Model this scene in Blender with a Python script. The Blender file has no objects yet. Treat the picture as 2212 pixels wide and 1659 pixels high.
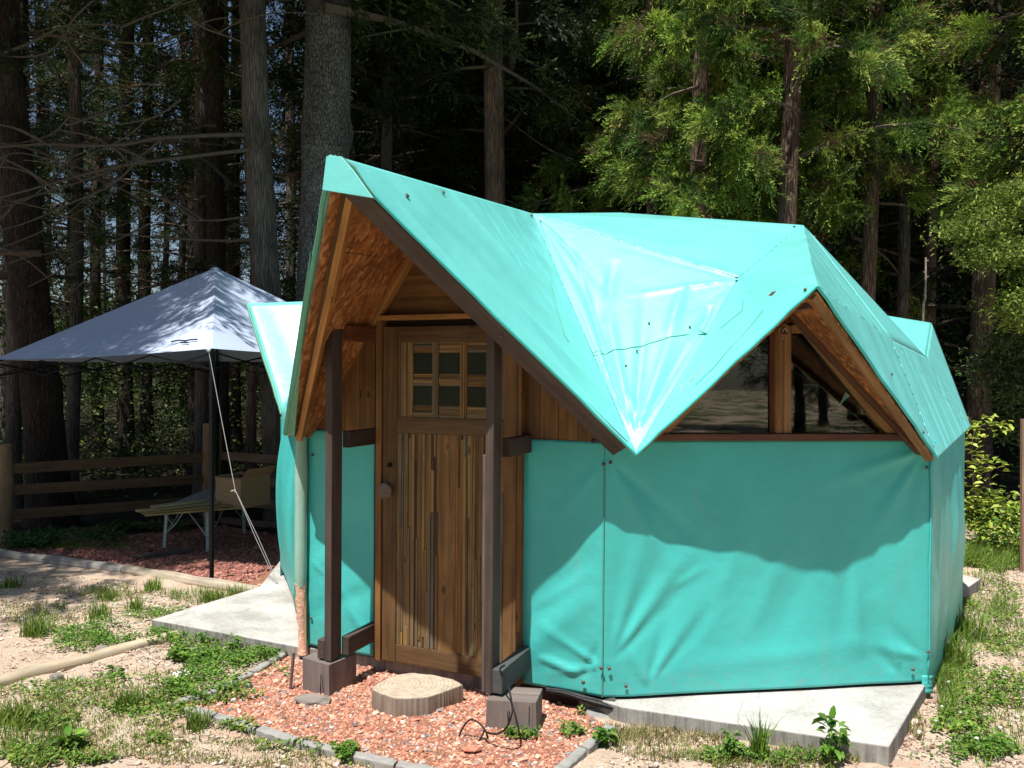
import bpy, math, random
import numpy as np
from mathutils import Vector, Matrix
SC = bpy.context.scene
COL = SC.collection
random.seed(7)
RNG = np.random.default_rng(11)

# ------------------------------------------------------------------ camera
FPX, CX, CY = 1700.0, 1106.0, 829.5          # focal length and centre, for a 2212 x 1659 frame
PITCH, ROLL = 0.01265, 0.0077
EYE = np.array([0, 0, 1.62])
fw = np.array([0, math.cos(PITCH), -math.sin(PITCH)])
up0 = np.array([0, math.sin(PITCH), math.cos(PITCH)])
XA = np.array([1.0, 0, 0])
rt = math.cos(ROLL)*XA + math.sin(ROLL)*up0
upv = math.cos(ROLL)*up0 - math.sin(ROLL)*XA
cam = bpy.data.cameras.new('camera')
cam.sensor_width = 36; cam.lens = FPX/2212*36; cam.clip_end = 600; cam.clip_start = 0.05
camo = bpy.data.objects.new('camera', cam); COL.objects.link(camo)
m = Matrix.Identity(4)
for i in range(3):
    m[i][0] = rt[i]; m[i][1] = upv[i]; m[i][2] = -fw[i]; m[i][3] = EYE[i]
camo.matrix_world = m
SC.camera = camo
# ------------------------------------------------------------------ light
SUN_AZ = math.atan2(-.52, -.854)              # direction towards the sun, measured from +Y towards +X
SUN_EL = math.radians(68)
w = bpy.data.worlds.new('World'); SC.world = w; w.use_nodes = True
nt = w.node_tree; bg = nt.nodes['Background']
sky = nt.nodes.new('ShaderNodeTexSky'); sky.sky_type = 'NISHITA'; sky.sun_disc = False
sky.sun_elevation = SUN_EL; sky.sun_rotation = SUN_AZ % (2*math.pi)
sky.air_density = 1.0; sky.dust_density = 1.0
nt.links.new(sky.outputs[0], bg.inputs[0]); bg.inputs[1].default_value = 0.068
sl = bpy.data.lights.new('sun', 'SUN'); sl.energy = 5.0; sl.angle = math.radians(0.53); sl.color = (1, .955, .88)
so = bpy.data.objects.new('sun', sl); COL.objects.link(so)
sd = Vector((math.sin(SUN_AZ)*math.cos(SUN_EL), math.cos(SUN_AZ)*math.cos(SUN_EL), math.sin(SUN_EL)))
so.rotation_euler = sd.to_track_quat('Z', 'Y').to_euler(); so.location = (0, 0, 30)
SC.view_settings.view_transform = 'Standard'; SC.view_settings.look = 'None'
SC.view_settings.exposure = 0.56; SC.view_settings.gamma = 1
SC.render.engine = 'CYCLES'
SC.cycles.max_bounces = 6; SC.cycles.transparent_max_bounces = 8

# ------------------------------------------------------------------ pixel -> place helpers
def ray(px, py): return fw + rt*(px-CX)/FPX + upv*(CY-py)/FPX
def at(px, py, Y):
    d = ray(px, py); return EYE + d*Y/d[1]
def onz(px, py, z=0.0):
    d = ray(px, py); return EYE + d*(z-EYE[2])/d[2]
def onwall(px, py, A, B, off=0.0):
    A = np.array([A[0], A[1], 0.]); B = np.array([B[0], B[1], 0.])
    t = (B-A)/np.linalg.norm(B-A); n = np.array([t[1], -t[0], 0]); d = ray(px, py)
    return EYE + d*(((A+n*off-EYE)@n)/(d@n))
def onplane(px, py, P0, n):
    d = ray(px, py); return EYE + d*(((P0-EYE)@n)/(d@n))
def sm(a, b, x):
    t = np.clip((x-a)/(b-a), 0, 1); return t*t*(3-2*t)
def G(x, y):
    """height of the ground"""
    x = np.asarray(x, float); y = np.asarray(y, float)
    drop = -0.07*np.clip(y-6.1, 0, 4.2)*sm(-1.3, -2.2, x)
    far = .25*sm(14, 40, y)
    por = .032*np.exp(-((x+.45)**2/.9+(y-3.65)**2/.16))
    return drop + por + far + 0.012*np.sin(x*1.7+.4)*np.cos(y*2.1) + 0.006*np.sin(x*5.3+y*4.1) - .015
def ong(px, py):
    z = 0.
    for _ in range(8):
        P = onz(px, py, z); z = float(G(P[0], P[1]))
    return np.array([P[0], P[1], z])

# ------------------------------------------------------------------ mesh helpers
ORG = {}
def org(o): return ORG.get(o.name, np.zeros(3)) if o else None
def tag(o, label=None, cat=None, group=None, kind=None):
    if label: o['label'] = label
    if cat: o['category'] = cat
    if group: o['group'] = group
    if kind: o['kind'] = kind
    return o
def thing(name, label, cat, loc, group=None):
    o = bpy.data.objects.new(name, None); COL.objects.link(o); o.empty_display_size = .1
    o.location = loc; ORG[o.name] = np.array(loc, float)
    return tag(o, label, cat, group)
def link_mesh(name, me, parent, loc):
    o = bpy.data.objects.new(name, me); COL.objects.link(o)
    if parent: o.parent = parent; ORG[o.name] = org(parent)
    else: o.location = loc; ORG[o.name] = np.array(loc, float)
    return o
class MB:
    def __init__(s): s.v = []; s.f = []; s.m = []; s.c = []; s.uv = []; s.sm = []
    def add(s, vs, fs, col=(.5, .5, .5), mat=0, uvs=None, smooth=False):
        b = len(s.v); s.v += [tuple(map(float, p)) for p in vs]
        for k, f in enumerate(fs):
            s.f.append([b+i for i in f]); s.m.append(mat); s.c.append(col); s.sm.append(smooth)
            s.uv.append(uvs[k] if uvs else [(0, 0)]*len(f))
        return s
    def beam(s, p0, p1, w, h, up=(0, 0, 1), col=(.5, .5, .5), mat=0, taper=1.0):
        p0 = np.array(p0, float); p1 = np.array(p1, float); a = p1-p0; L = np.linalg.norm(a); a /= L
        up = np.array(up, float); sd_ = np.cross(a, up); sd_ /= np.linalg.norm(sd_); u = np.cross(sd_, a)
        vs = []
        for P, k in ((p0, 1), (p1, taper)):
            for i, j in ((-1, -1), (1, -1), (1, 1), (-1, 1)): vs.append(P+sd_*w/2*i*k+u*h/2*j*k)
        fs = [(0, 1, 5, 4), (1, 2, 6, 5), (2, 3, 7, 6), (3, 0, 4, 7), (3, 2, 1, 0), (4, 5, 6, 7)]
        o = random.random()*20; uvs = []
        for q, ww in enumerate((w, h, w, h)):
            v0 = o+q*.37; uvs.append([(o, v0), (o, v0+ww), (o+L, v0+ww), (o+L, v0)])
        for q in range(2): uvs.append([(o, o), (o+w*.3, o), (o+w*.3, o+h), (o, o+h)])
        return s.add(vs, fs, col, mat, uvs)
    def prism(s, poly, n, th, grain=(0, 0, 1), col=(.5, .5, .5), mat=0):
        poly = [np.array(p, float) for p in poly]; n = np.array(n, float); n /= np.linalg.norm(n)
        g = np.array(grain, float); g = g-n*(g@n); g /= np.linalg.norm(g); c = np.cross(n, g); k = len(poly)
        vs = poly + [p+n*th for p in poly]; o = random.random()*20
        U = lambda P: (o+float(P@g), o+float(P@c))
        fs = [tuple(range(k))[::-1], tuple(range(k, 2*k))]
        uvs = [[U(vs[i]) for i in fs[0]], [U(vs[i]) for i in fs[1]]]
        for i in range(k):
            j = (i+1) % k; f = (i, j, k+j, k+i); fs.append(f)
            uvs.append([(U(vs[q])[0], U(vs[q])[1]+(th if q >= k else 0)) for q in f])
        return s.add(vs, fs, col, mat, uvs)
    def tube(s, pts, rad, seg=6, col=(.5, .5, .5), mat=0, cap=True, jit=None):
        pts = [np.array(p, float) for p in pts]; n = len(pts)
        if not hasattr(rad, '__len__'): rad = [rad]*n
        vs = []; uvs = []; fs = []; o = random.random()*20; l = 0; ls = []
        ref = np.array([.31, .17, .93]); 
        for i in range(n):
            a = pts[min(i+1, n-1)]-pts[max(i-1, 0)]; a = a/np.linalg.norm(a)
            e = np.cross(a, ref)
            if np.linalg.norm(e) < .15: e = np.cross(a, np.array([1., .2, 0]))
            e /= np.linalg.norm(e); b = np.cross(a, e)
            if i: l += np.linalg.norm(pts[i]-pts[i-1])
            ls.append(l)
            for k in range(seg):
                t = 2*math.pi*k/seg; r = rad[i]*(jit(i, k) if jit else 1)
                vs.append(pts[i]+e*r*math.cos(t)+b*r*math.sin(t))
        for i in range(n-1):
            for k in range(seg):
                j = (k+1) % seg
                fs.append((i*seg+k, i*seg+j, (i+1)*seg+j, (i+1)*seg+k))
                c = rad[0]*6.28/seg
                uvs.append([(o+ls[i], o+k*c), (o+ls[i], o+k*c+c), (o+ls[i+1], o+k*c+c), (o+ls[i+1], o+k*c)])
        s.add(vs, fs, col, mat, uvs, True)
        if cap:
            for base, rev in ((0, True), ((n-1)*seg, False)):
                r = [tuple(v) for v in vs[base:base+seg]]
                s.add(r, [tuple(range(seg))[::-1] if rev else tuple(range(seg))], col, mat, [[(o+.3*math.cos(k), o+.3*math.sin(k)) for k in range(seg)]])
        return s
    def build(s, name, mats, parent=None, loc=None, bevel=0, sharp=None):
        v = np.array(s.v); O = org(parent) if parent else np.array(loc if loc is not None else v.mean(0))
        if not parent and loc is None: O[2] = v[:, 2].min()
        me = bpy.data.meshes.new(name); me.from_pydata((v-O).tolist(), [], s.f)
        me.polygons.foreach_set('material_index', s.m); me.polygons.foreach_set('use_smooth', s.sm)
        lc = np.array([len(f) for f in s.f])
        uv = me.uv_layers.new(name='UVMap'); uv.data.foreach_set('uv', np.array([q for f in s.uv for q in f]).ravel())
        ca = me.color_attributes.new('Col', 'FLOAT_COLOR', 'CORNER')
        c = np.repeat(np.c_[np.array(s.c)[:, :3], np.ones(len(s.c))], lc, axis=0); ca.data.foreach_set('color', c.ravel())
        for mt in (mats if isinstance(mats, (list, tuple)) else [mats]): me.materials.append(mt)
        me.update()
        o = link_mesh(name, me, parent, O)
        if bevel:
            b = o.modifiers.new('bevel', 'BEVEL'); b.width = bevel; b.segments = 2; b.limit_method = 'ANGLE'; b.angle_limit = .6
        return o
def np_mesh(name, V, F, mats, parent=None, loc=None, cols=None, mi=None, smooth=False, O=None):
    """fast mesh of equal-sided faces; cols per face"""
    V = np.asarray(V, float); F = np.asarray(F, np.int32)
    if O is None: O = org(parent) if parent else (np.zeros(3) if loc is None else np.array(loc, float))
    me = bpy.data.meshes.new(name); k = F.shape[1]; n = len(F)
    me.vertices.add(len(V)); me.vertices.foreach_set('co', (V-O).ravel())
    me.loops.add(n*k); me.loops.foreach_set('vertex_index', F.ravel())
    me.polygons.add(n); me.polygons.foreach_set('loop_start', np.arange(n, dtype=np.int32)*k)
    if mi is not None: me.polygons.foreach_set('material_index', np.asarray(mi, np.int32))
    me.polygons.foreach_set('use_smooth', np.full(n, smooth))
    me.update(calc_edges=True)
    ca = me.color_attributes.new('Col', 'FLOAT_COLOR', 'CORNER')
    if cols is None: cols = np.ones((n, 3))*.5
    ca.data.foreach_set('color', np.repeat(np.c_[cols, np.ones(n)], k, axis=0).ravel())
    for mt in (mats if isinstance(mats, (list, tuple)) else [mats]): me.materials.append(mt)
    me.validate()
    return link_mesh(name, me, parent, O)

# ------------------------------------------------------------------ materials
def nodes(name):
    mt = bpy.data.materials.new(name); mt.use_nodes = True; t = mt.node_tree
    return mt, t, t.nodes['Principled BSDF'], t.nodes, t.links
def N(ns, kind, **kw):
    n = ns.new(kind)
    for k, v in kw.items():
        if isinstance(v, (int, float, tuple)) and k in n.inputs: n.inputs[k].default_value = v
        else: setattr(n, k, v)
    return n
def mix(ns, ls, fac, a, b, mode='MIX'):
    n = ns.new('ShaderNodeMix'); n.data_type = 'RGBA'; n.blend_type = mode; n.clamp_result = False
    for s, v in ((n.inputs[0], fac), (n.inputs[6], a), (n.inputs[7], b)):
        if hasattr(v, 'links') or hasattr(v, 'is_linked'): ls.new(v, s)
        else: s.default_value = v if isinstance(v, (int, float)) else (*v, 1)
    return n.outputs[2]
def ramp(ns, ls, src, stops):
    r = ns.new('ShaderNodeValToRGB'); e = r.color_ramp.elements
    while len(e) < len(stops): e.new(.5)
    for q, (p, c) in zip(e, stops):
        q.position = p; q.color = (*c, 1) if hasattr(c, '__len__') else (c, c, c, 1)
    ls.new(src, r.inputs[0]); return r.outputs[0]
def bump(ns, ls, bs, h, st, dist=.01):
    b = ns.new('ShaderNodeBump'); b.inputs['Strength'].default_value = st; b.inputs['Distance'].default_value = dist
    ls.new(h, b.inputs['Height']); ls.new(b.outputs[0], bs.inputs['Normal'])
def noise(ns, ls, vec, sc, det=4, rough=.55, dist=0.):
    n = ns.new('ShaderNodeTexNoise'); n.inputs['Scale'].default_value = sc; n.inputs['Detail'].default_value = det
    n.inputs['Roughness'].default_value = rough; n.inputs['Distortion'].default_value = dist
    if vec is not None: ls.new(vec, n.inputs['Vector'])
    return n.outputs[0]
def mapping(ns, ls, src, sc):
    mp = ns.new('ShaderNodeMapping'); mp.inputs['Scale'].default_value = sc; ls.new(src, mp.inputs[0]); return mp.outputs[0]
def wood_mat(name, contrast=.55, rough=.62, knots=True, gscale=(1.6, 34, 1), spec=.3):
    mt, t, bs, ns, ls = nodes(name)
    uv = ns.new('ShaderNodeTexCoord').outputs['UV']; col = N(ns, 'ShaderNodeAttribute', attribute_name='Col').outputs['Color']
    tn = (.74, .84, .80) if knots else (1, 1, 1); col = mix(ns, ls, 1., col, tn, 'MULTIPLY')
    g = noise(ns, ls, mapping(ns, ls, uv, gscale), 1.0, 6, .65, .6)
    f = ramp(ns, ls, g, [(.25, 1-contrast), (.5, 1.0), (.75, 1+contrast*.7)])
    c = mix(ns, ls, 1.0, col, f, 'MULTIPLY')
    blot = ramp(ns, ls, noise(ns, ls, mapping(ns, ls, uv, (3, 6, 1)), 1.3, 3), [(.3, .62), (.65, 1.12)])
    c = mix(ns, ls, .8, c, blot, 'MULTIPLY')
    if knots:
        v = ns.new('ShaderNodeTexVoronoi'); v.inputs['Scale'].default_value = 1.0; ls.new(mapping(ns, ls, uv, (4.2, 7.5, 1)), v.inputs['Vector'])
        k = ramp(ns, ls, v.outputs['Distance'], [(.06, .3), (.13, 1.25), (.2, 1.0)])
        c = mix(ns, ls, .8, c, k, 'MULTIPLY')
    ls.new(c, bs.inputs['Base Color']); bs.inputs['Roughness'].default_value = rough; bs.inputs['Specular IOR Level'].default_value = spec
    bump(ns, ls, bs, g, .5, .004); return mt
WOOD = wood_mat('wood_stained')
WEATH = wood_mat('wood_weathered', .45, .75, False, (1.2, 40, 1), .35)
def osb():
    mt, t, bs, ns, ls = nodes('strand_board')
    tc = ns.new('ShaderNodeTexCoord').outputs['Object']
    def chips(rot, sc, sd_):
        mp = ns.new('ShaderNodeMapping'); mp.inputs['Rotation'].default_value = rot; mp.inputs['Scale'].default_value = sc; mp.inputs['Location'].default_value = (sd_, sd_, 0); ls.new(tc, mp.inputs[0])
        v = ns.new('ShaderNodeTexVoronoi'); v.inputs['Scale'].default_value = 1; ls.new(mp.outputs[0], v.inputs['Vector'])
        sp = ns.new('ShaderNodeSeparateColor'); ls.new(v.outputs['Color'], sp.inputs[0]); return sp.outputs[0], sp.outputs[1]
    a1, a2 = chips((.3, .2, .4), (42, 36, 11), 1); b1, b2 = chips((1.2, .5, .2), (46, 42, 10), 5); c1, c2 = chips((-.6, .9, -.5), (36, 48, 9), 9)
    def stp(src, th): 
        m_ = ns.new('ShaderNodeMath'); m_.operation = 'GREATER_THAN'; m_.inputs[1].default_value = th; ls.new(src, m_.inputs[0]); return m_.outputs[0]
    def mixv(f, a, b):
        m_ = ns.new('ShaderNodeMix'); ls.new(f, m_.inputs[0]); ls.new(a, m_.inputs[2]); ls.new(b, m_.inputs[3]); return m_.outputs[0]
    h = mixv(stp(c2, .6), mixv(stp(b2, .5), a1, b1), c1)
    c = ramp(ns, ls, h, [(0, (.20, .066, .016)), (.35, (.31, .11, .028)), (.75, (.42, .175, .05)), (1, (.56, .28, .11))])
    f = ramp(ns, ls, noise(ns, ls, mapping(ns, ls, tc, (60, 60, 60)), 1, 5, .7), [(.35, .6), (.6, 1.1)])
    g = ramp(ns, ls, noise(ns, ls, tc, 3, 3), [(.35, .75), (.65, 1.1)])
    ls.new(mix(ns, ls, 1., mix(ns, ls, .8, c, f, 'MULTIPLY'), g, 'MULTIPLY'), bs.inputs['Base Color']); bs.inputs['Roughness'].default_value = .7
    bump(ns, ls, bs, h, .5, .003); return mt
OSB = osb()
def tarp(name, base, rough=.36, coat=0.):
    mt, t, bs, ns, ls = nodes(name)
    tc = ns.new('ShaderNodeTexCoord').outputs['Object']
    n1 = noise(ns, ls, tc, 1.6, 5, .6)
    c = mix(ns, ls, ramp(ns, ls, n1, [(.3, 0.), (.75, 1.)]), tuple(b*.88 for b in base), tuple(min(1, b*1.08) for b in base))
    d = ramp(ns, ls, noise(ns, ls, mapping(ns, ls, tc, (7, 7, 2)), 1, 6, .75), [(.58, 0.), (.75, 1.)])
    dd = ns.new('ShaderNodeMath'); dd.operation = 'MULTIPLY'; dd.inputs[1].default_value = .2; ls.new(d, dd.inputs[0])
    c = mix(ns, ls, dd.outputs[0], c, (.30, .42, .34))
    gp = ns.new('ShaderNodeNewGeometry'); sz = ns.new('ShaderNodeSeparateXYZ'); ls.new(gp.outputs['Position'], sz.inputs[0])
    mz = ns.new('ShaderNodeMapRange'); mz.inputs[1].default_value = .30; mz.inputs[2].default_value = .08; ls.new(sz.outputs[2], mz.inputs[0])
    sp = ramp(ns, ls, noise(ns, ls, tc, 38, 5, .7), [(.45, 0.), (.7, .32)]); ml = ns.new('ShaderNodeMath'); ml.operation = 'MULTIPLY'; ls.new(mz.outputs[0], ml.inputs[0]); ls.new(sp, ml.inputs[1])
    c = mix(ns, ls, ml.outputs[0], c, (.34, .27, .20))   # mud splashed on the foot of the cloth
    ls.new(c, bs.inputs['Base Color'])
    ls.new(ramp(ns, ls, noise(ns, ls, tc, 5, 3), [(.3, rough-.05), (.7, rough+.1)]), bs.inputs['Roughness'])
    bs.inputs['Specular IOR Level'].default_value = .5; bs.inputs['Coat Weight'].default_value = coat; bs.inputs['Coat Roughness'].default_value = .33; bs.inputs['Coat IOR'].default_value = 1.6
    h = noise(ns, ls, tc, 14, 4, .55); h2 = noise(ns, ls, tc, 420, 1)
    a = ns.new('ShaderNodeMath'); a.operation = 'MULTIPLY_ADD'; ls.new(h2, a.inputs[0]); a.inputs[1].default_value = .10; ls.new(h, a.inputs[2])
    bump(ns, ls, bs, a.outputs[0], .32, .010); return mt
TARP = tarp('turquoise_tarp', (.062, .515, .490), .42)
ROOFT = tarp('glossy_turquoise_tarp', (.15, .590, .560), .42, .42)
HEM = tarp('tarp_underside', (.10, .34, .24), .55)
PALE = tarp('worn_pale_tarp', (.30, .52, .43), .5)
def plain(name, c, rough=.6, metal=0, nz=0., sc=20, bmp=0., spec=.5, c2=None):
    mt, t, bs, ns, ls = nodes(name); tc = ns.new('ShaderNodeTexCoord').outputs['Object']
    n = noise(ns, ls, tc, sc, 5, .6)
    c2 = c2 or tuple(k*(1-nz) for k in c)
    ls.new(mix(ns, ls, ramp(ns, ls, n, [(.3, 0.), (.7, 1.)]), c2, c), bs.inputs['Base Color'])
    bs.inputs['Roughness'].default_value = rough; bs.inputs['Metallic'].default_value = metal; bs.inputs['Specular IOR Level'].default_value = spec
    if bmp: bump(ns, ls, bs, n, bmp, .01)
    return mt
def concrete():
    mt, t, bs, ns, ls = nodes('concrete'); tc = ns.new('ShaderNodeTexCoord').outputs['Object']
    a = noise(ns, ls, tc, 3.2, 6, .65, .4); b = noise(ns, ls, tc, 55, 4, .7); c_ = noise(ns, ls, mapping(ns, ls, tc, (30, 30, 3)), 1, 5, .6)
    c = mix(ns, ls, ramp(ns, ls, a, [(.35, 0.), (.62, 1.)]), (.33, .315, .29), (.50, .485, .46))
    c = mix(ns, ls, 1., c, ramp(ns, ls, b, [(.25, .7), (.5, 1.), (.8, 1.12)]), 'MULTIPLY')
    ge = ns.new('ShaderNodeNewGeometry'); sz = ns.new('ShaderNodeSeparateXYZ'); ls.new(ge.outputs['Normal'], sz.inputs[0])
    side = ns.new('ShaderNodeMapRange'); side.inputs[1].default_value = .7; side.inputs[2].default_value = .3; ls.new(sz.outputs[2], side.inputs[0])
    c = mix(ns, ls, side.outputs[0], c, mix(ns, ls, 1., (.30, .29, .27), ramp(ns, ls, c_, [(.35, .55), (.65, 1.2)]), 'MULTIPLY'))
    v = N(ns, 'ShaderNodeTexVoronoi', Scale=1.1); v.feature = 'DISTANCE_TO_EDGE'; nv = ns.new('ShaderNodeTexNoise'); nv.inputs['Scale'].default_value = 3.; ls.new(tc, nv.inputs['Vector'])
    mx = ns.new('ShaderNodeMix'); mx.data_type = 'VECTOR'; mx.inputs[0].default_value = .25; ls.new(tc, mx.inputs[4]); ls.new(nv.outputs['Color'], mx.inputs[5]); ls.new(mx.outputs[1], v.inputs['Vector'])
    c = mix(ns, ls, ramp(ns, ls, v.outputs['Distance'], [(.0, .35), (.008, 0.)]), c, (.12, .11, .10))
    ls.new(c, bs.inputs['Base Color']); bs.inputs['Roughness'].default_value = .88; bs.inputs['Specular IOR Level'].default_value = .2
    bump(ns, ls, bs, b, .35, .006); return mt
CONC = concrete()
KERB = plain('kerb_concrete', (.33, .325, .31), .9, nz=.35, sc=14, bmp=.4, spec=.2)
BLACK = plain('black_plastic', (.010, .010, .011), .5, nz=.4, bmp=.3, spec=.25)
METAL = plain('grey_metal', (.13, .105, .09), .55, .3, nz=.4)
STEELLEG = plain('painted_leg', (.52, .58, .55), .4, nz=.1)
CLOTH = plain('canopy_cloth', (.42, .50, .66), .7, nz=.06, sc=3, bmp=.05, spec=.2)
DARKM = plain('dark_tube', (.006, .006, .007), .7, nz=.2, spec=.15)
ROPE = plain('white_rope', (.42, .41, .42), .8, nz=.2)
CARD = plain('cardboard', (.36, .25, .14), .8, nz=.15, sc=30, spec=.2)
PINK = plain('pink_insulation', (.72, .30, .22), .95, nz=.5, sc=40, bmp=.8, spec=.1, c2=(.78, .62, .45))
STONE = plain('stone', (.27, .245, .215), .85, nz=.3, sc=18, bmp=.5, spec=.2)
WHITE = plain('white_paper', (.8, .78, .72), .8, nz=.15)
YELLOW = plain('yellow_cloth', (.6, .45, .02), .7, nz=.3)
DINT = plain('unlit_dark', (.035, .025, .018), .9, nz=.3)  # near-black colour standing in for the unlit room and shadow gaps
def vcol(name, rough=.85, spec=.2, nzs=60, trans=0.):
    mt, t, bs, ns, ls = nodes(name); col = N(ns, 'ShaderNodeAttribute', attribute_name='Col').outputs['Color']
    tc = ns.new('ShaderNodeTexCoord').outputs['Object']
    f = ramp(ns, ls, noise(ns, ls, tc, nzs, 3), [(.3, .75), (.7, 1.2)])
    c = mix(ns, ls, 1., col, f, 'MULTIPLY')
    ls.new(c, bs.inputs['Base Color']); bs.inputs['Roughness'].default_value = rough; bs.inputs['Specular IOR Level'].default_value = spec
    if trans:
        tr = ns.new('ShaderNodeBsdfTranslucent'); ls.new(c, tr.inputs[0]); mx = ns.new('ShaderNodeMixShader'); mx.inputs[0].default_value = trans
        ls.new(bs.outputs[0], mx.inputs[1]); ls.new(tr.outputs[0], mx.inputs[2]); ls.new(mx.outputs[0], ns['Material Output'].inputs[0])
    return mt
GRAVEL = vcol('gravel_stones')
LEAF = vcol('leaf', .55, .35, 8, .3)
NEEDLE = vcol('needles', .6, .3, 1.2, .34)
def bark(name, c1, c2, sc=(14, 14, 2.2), plates=False):
    mt, t, bs, ns, ls = nodes(name); tc = ns.new('ShaderNodeTexCoord').outputs['Object']
    mp = mapping(ns, ls, tc, sc); n = noise(ns, ls, mp, 1.6, 8, .65, .7)
    v = N(ns, 'ShaderNodeTexVoronoi', Scale=1.6); v.feature = 'DISTANCE_TO_EDGE'; ls.new(mp, v.inputs['Vector'])
    crack = ramp(ns, ls, v.outputs['Distance'], [(.0, .0), (.14, 1.)])
    c = ramp(ns, ls, n, [(.28, c1), (.72, c2)])
    c = mix(ns, ls, .6 if plates else .4, c, mix(ns, ls, 1., c, crack, 'MULTIPLY'))
    patch = ramp(ns, ls, noise(ns, ls, mapping(ns, ls, tc, (1, 1, .6)), 2.5, 4), [(.4, .75), (.62, 1.3)])
    c = mix(ns, ls, 1., c, patch, 'MULTIPLY')
    ls.new(c, bs.inputs['Base Color']); bs.inputs['Roughness'].default_value = .9; bs.inputs['Specular IOR Level'].default_value = .15
    h = ns.new('ShaderNodeMath'); h.operation = 'MULTIPLY_ADD'; ls.new(crack, h.inputs[0]); h.inputs[1].default_value = .6; ls.new(n, h.inputs[2])
    bump(ns, ls, bs, h.outputs[0], 1., .025); return mt
BARKG = bark('grey_plated_bark', (.14, .135, .13), (.31, .295, .275), (20, 20, 9), True)
BARKS = bark('grey_fissured_bark', (.10, .085, .075), (.21, .185, .165), (26, 26, 2.2))
BARKR = bark('red_brown_bark', (.095, .062, .047), (.30, .205, .16), (22, 22, 2.0))
BARKD = bark('dark_bark', (.030, .022, .018), (.085, .062, .05), (22, 22, 4))
TWIG = plain('twig', (.15, .12, .095), .9, nz=.4, sc=30, spec=.1)
def glass():
    mt, t, bs, ns, ls = nodes('window_glass'); out = ns['Material Output']
    fr = ns.new('ShaderNodeFresnel'); fr.inputs[0].default_value = 1.55
    mul = ns.new('ShaderNodeMath'); mul.operation = 'MULTIPLY_ADD'; mul.inputs[1].default_value = 1.9; mul.inputs[2].default_value = .015; ls.new(fr.outputs[0], mul.inputs[0])
    tr = ns.new('ShaderNodeBsdfTransparent'); tr.inputs[0].default_value = (.62, .66, .62, 1)
    gl = ns.new('ShaderNodeBsdfGlossy'); gl.inputs['Roughness'].default_value = .02
    tc = ns.new('ShaderNodeTexCoord').outputs['Object']; b = ns.new('ShaderNodeBump'); b.inputs['Strength'].default_value = .03; b.inputs['Distance'].default_value = .01
    ls.new(noise(ns, ls, tc, 5, 2), b.inputs['Height']); ls.new(b.outputs[0], gl.inputs['Normal'])
    mx = ns.new('ShaderNodeMixShader'); ls.new(mul.outputs[0], mx.inputs[0]); ls.new(tr.outputs[0], mx.inputs[1]); ls.new(gl.outputs[0], mx.inputs[2])
    ls.new(mx.outputs[0], out.inputs[0]); return mt
GLASS = glass()
def ground_mat():
    mt, t, bs, ns, ls = nodes('sandy_ground'); tc = ns.new('ShaderNodeTexCoord').outputs['Object']
    fine = noise(ns, ls, tc, 95, 6, .7); mid = noise(ns, ls, tc, 7, 5, .6); big = noise(ns, ls, tc, 1.3, 4, .6)
    sand = ramp(ns, ls, fine, [(.3, (.31, .235, .17)), (.5, (.52, .42, .325)), (.72, (.66, .57, .48))])
    pink = ramp(ns, ls, mid, [(.4, 0.), (.65, .55)])
    c = mix(ns, ls, pink, sand, (.45, .29, .21))
    moss = ramp(ns, ls, fine, [(.3, (.12, .11, .035)), (.7, (.30, .27, .12))])
    mf = ns.new('ShaderNodeMath'); mf.operation = 'ADD'; ls.new(mid, mf.inputs[0]); ls.new(big, mf.inputs[1])
    c = mix(ns, ls, ramp(ns, ls, mf.outputs[0], [(1.01, 0.), (1.15, .7)]), c, moss)
    lg = noise(ns, ls, tc, .55, 5, .65, .5); sy = ns.new('ShaderNodeSeparateXYZ'); ls.new(tc, sy.inputs[0]); my = ns.new('ShaderNodeMapRange'); my.inputs[1].default_value = 2.4; my.inputs[2].default_value = 1.4; ls.new(sy.outputs[1], my.inputs[0])
    pm = ns.new('ShaderNodeMath'); pm.operation = 'MULTIPLY'; ls.new(ramp(ns, ls, lg, [(.46, 0.), (.54, 1.)]), pm.inputs[0]); ls.new(my.outputs[0], pm.inputs[1])
    c = mix(ns, ls, pm.outputs[0], c, (.07, .10, .025))   # turf patches of the yard behind
    # forest floor beyond the clearing, the wood's shade put into its near-black colour
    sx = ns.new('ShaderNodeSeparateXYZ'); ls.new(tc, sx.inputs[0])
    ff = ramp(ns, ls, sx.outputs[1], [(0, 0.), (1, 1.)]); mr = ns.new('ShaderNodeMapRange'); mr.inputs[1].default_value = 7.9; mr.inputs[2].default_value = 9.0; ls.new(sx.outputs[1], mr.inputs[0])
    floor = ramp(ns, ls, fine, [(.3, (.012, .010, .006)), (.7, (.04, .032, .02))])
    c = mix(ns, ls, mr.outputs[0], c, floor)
    ls.new(c, bs.inputs['Base Color']); bs.inputs['Roughness'].default_value = .95; bs.inputs['Specular IOR Level'].default_value = .1
    h = ns.new('ShaderNodeMath'); h.operation = 'MULTIPLY_ADD'; ls.new(mid, h.inputs[0]); h.inputs[1].default_value = 2.; ls.new(fine, h.inputs[2])
    bump(ns, ls, bs, h.outputs[0], .8, .012); return mt
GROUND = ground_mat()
def red_base():
    return plain('red_gravel_base', (.36, .17, .115), .95, nz=.5, sc=70, bmp=.8, spec=.1)
REDB = red_base()

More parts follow.
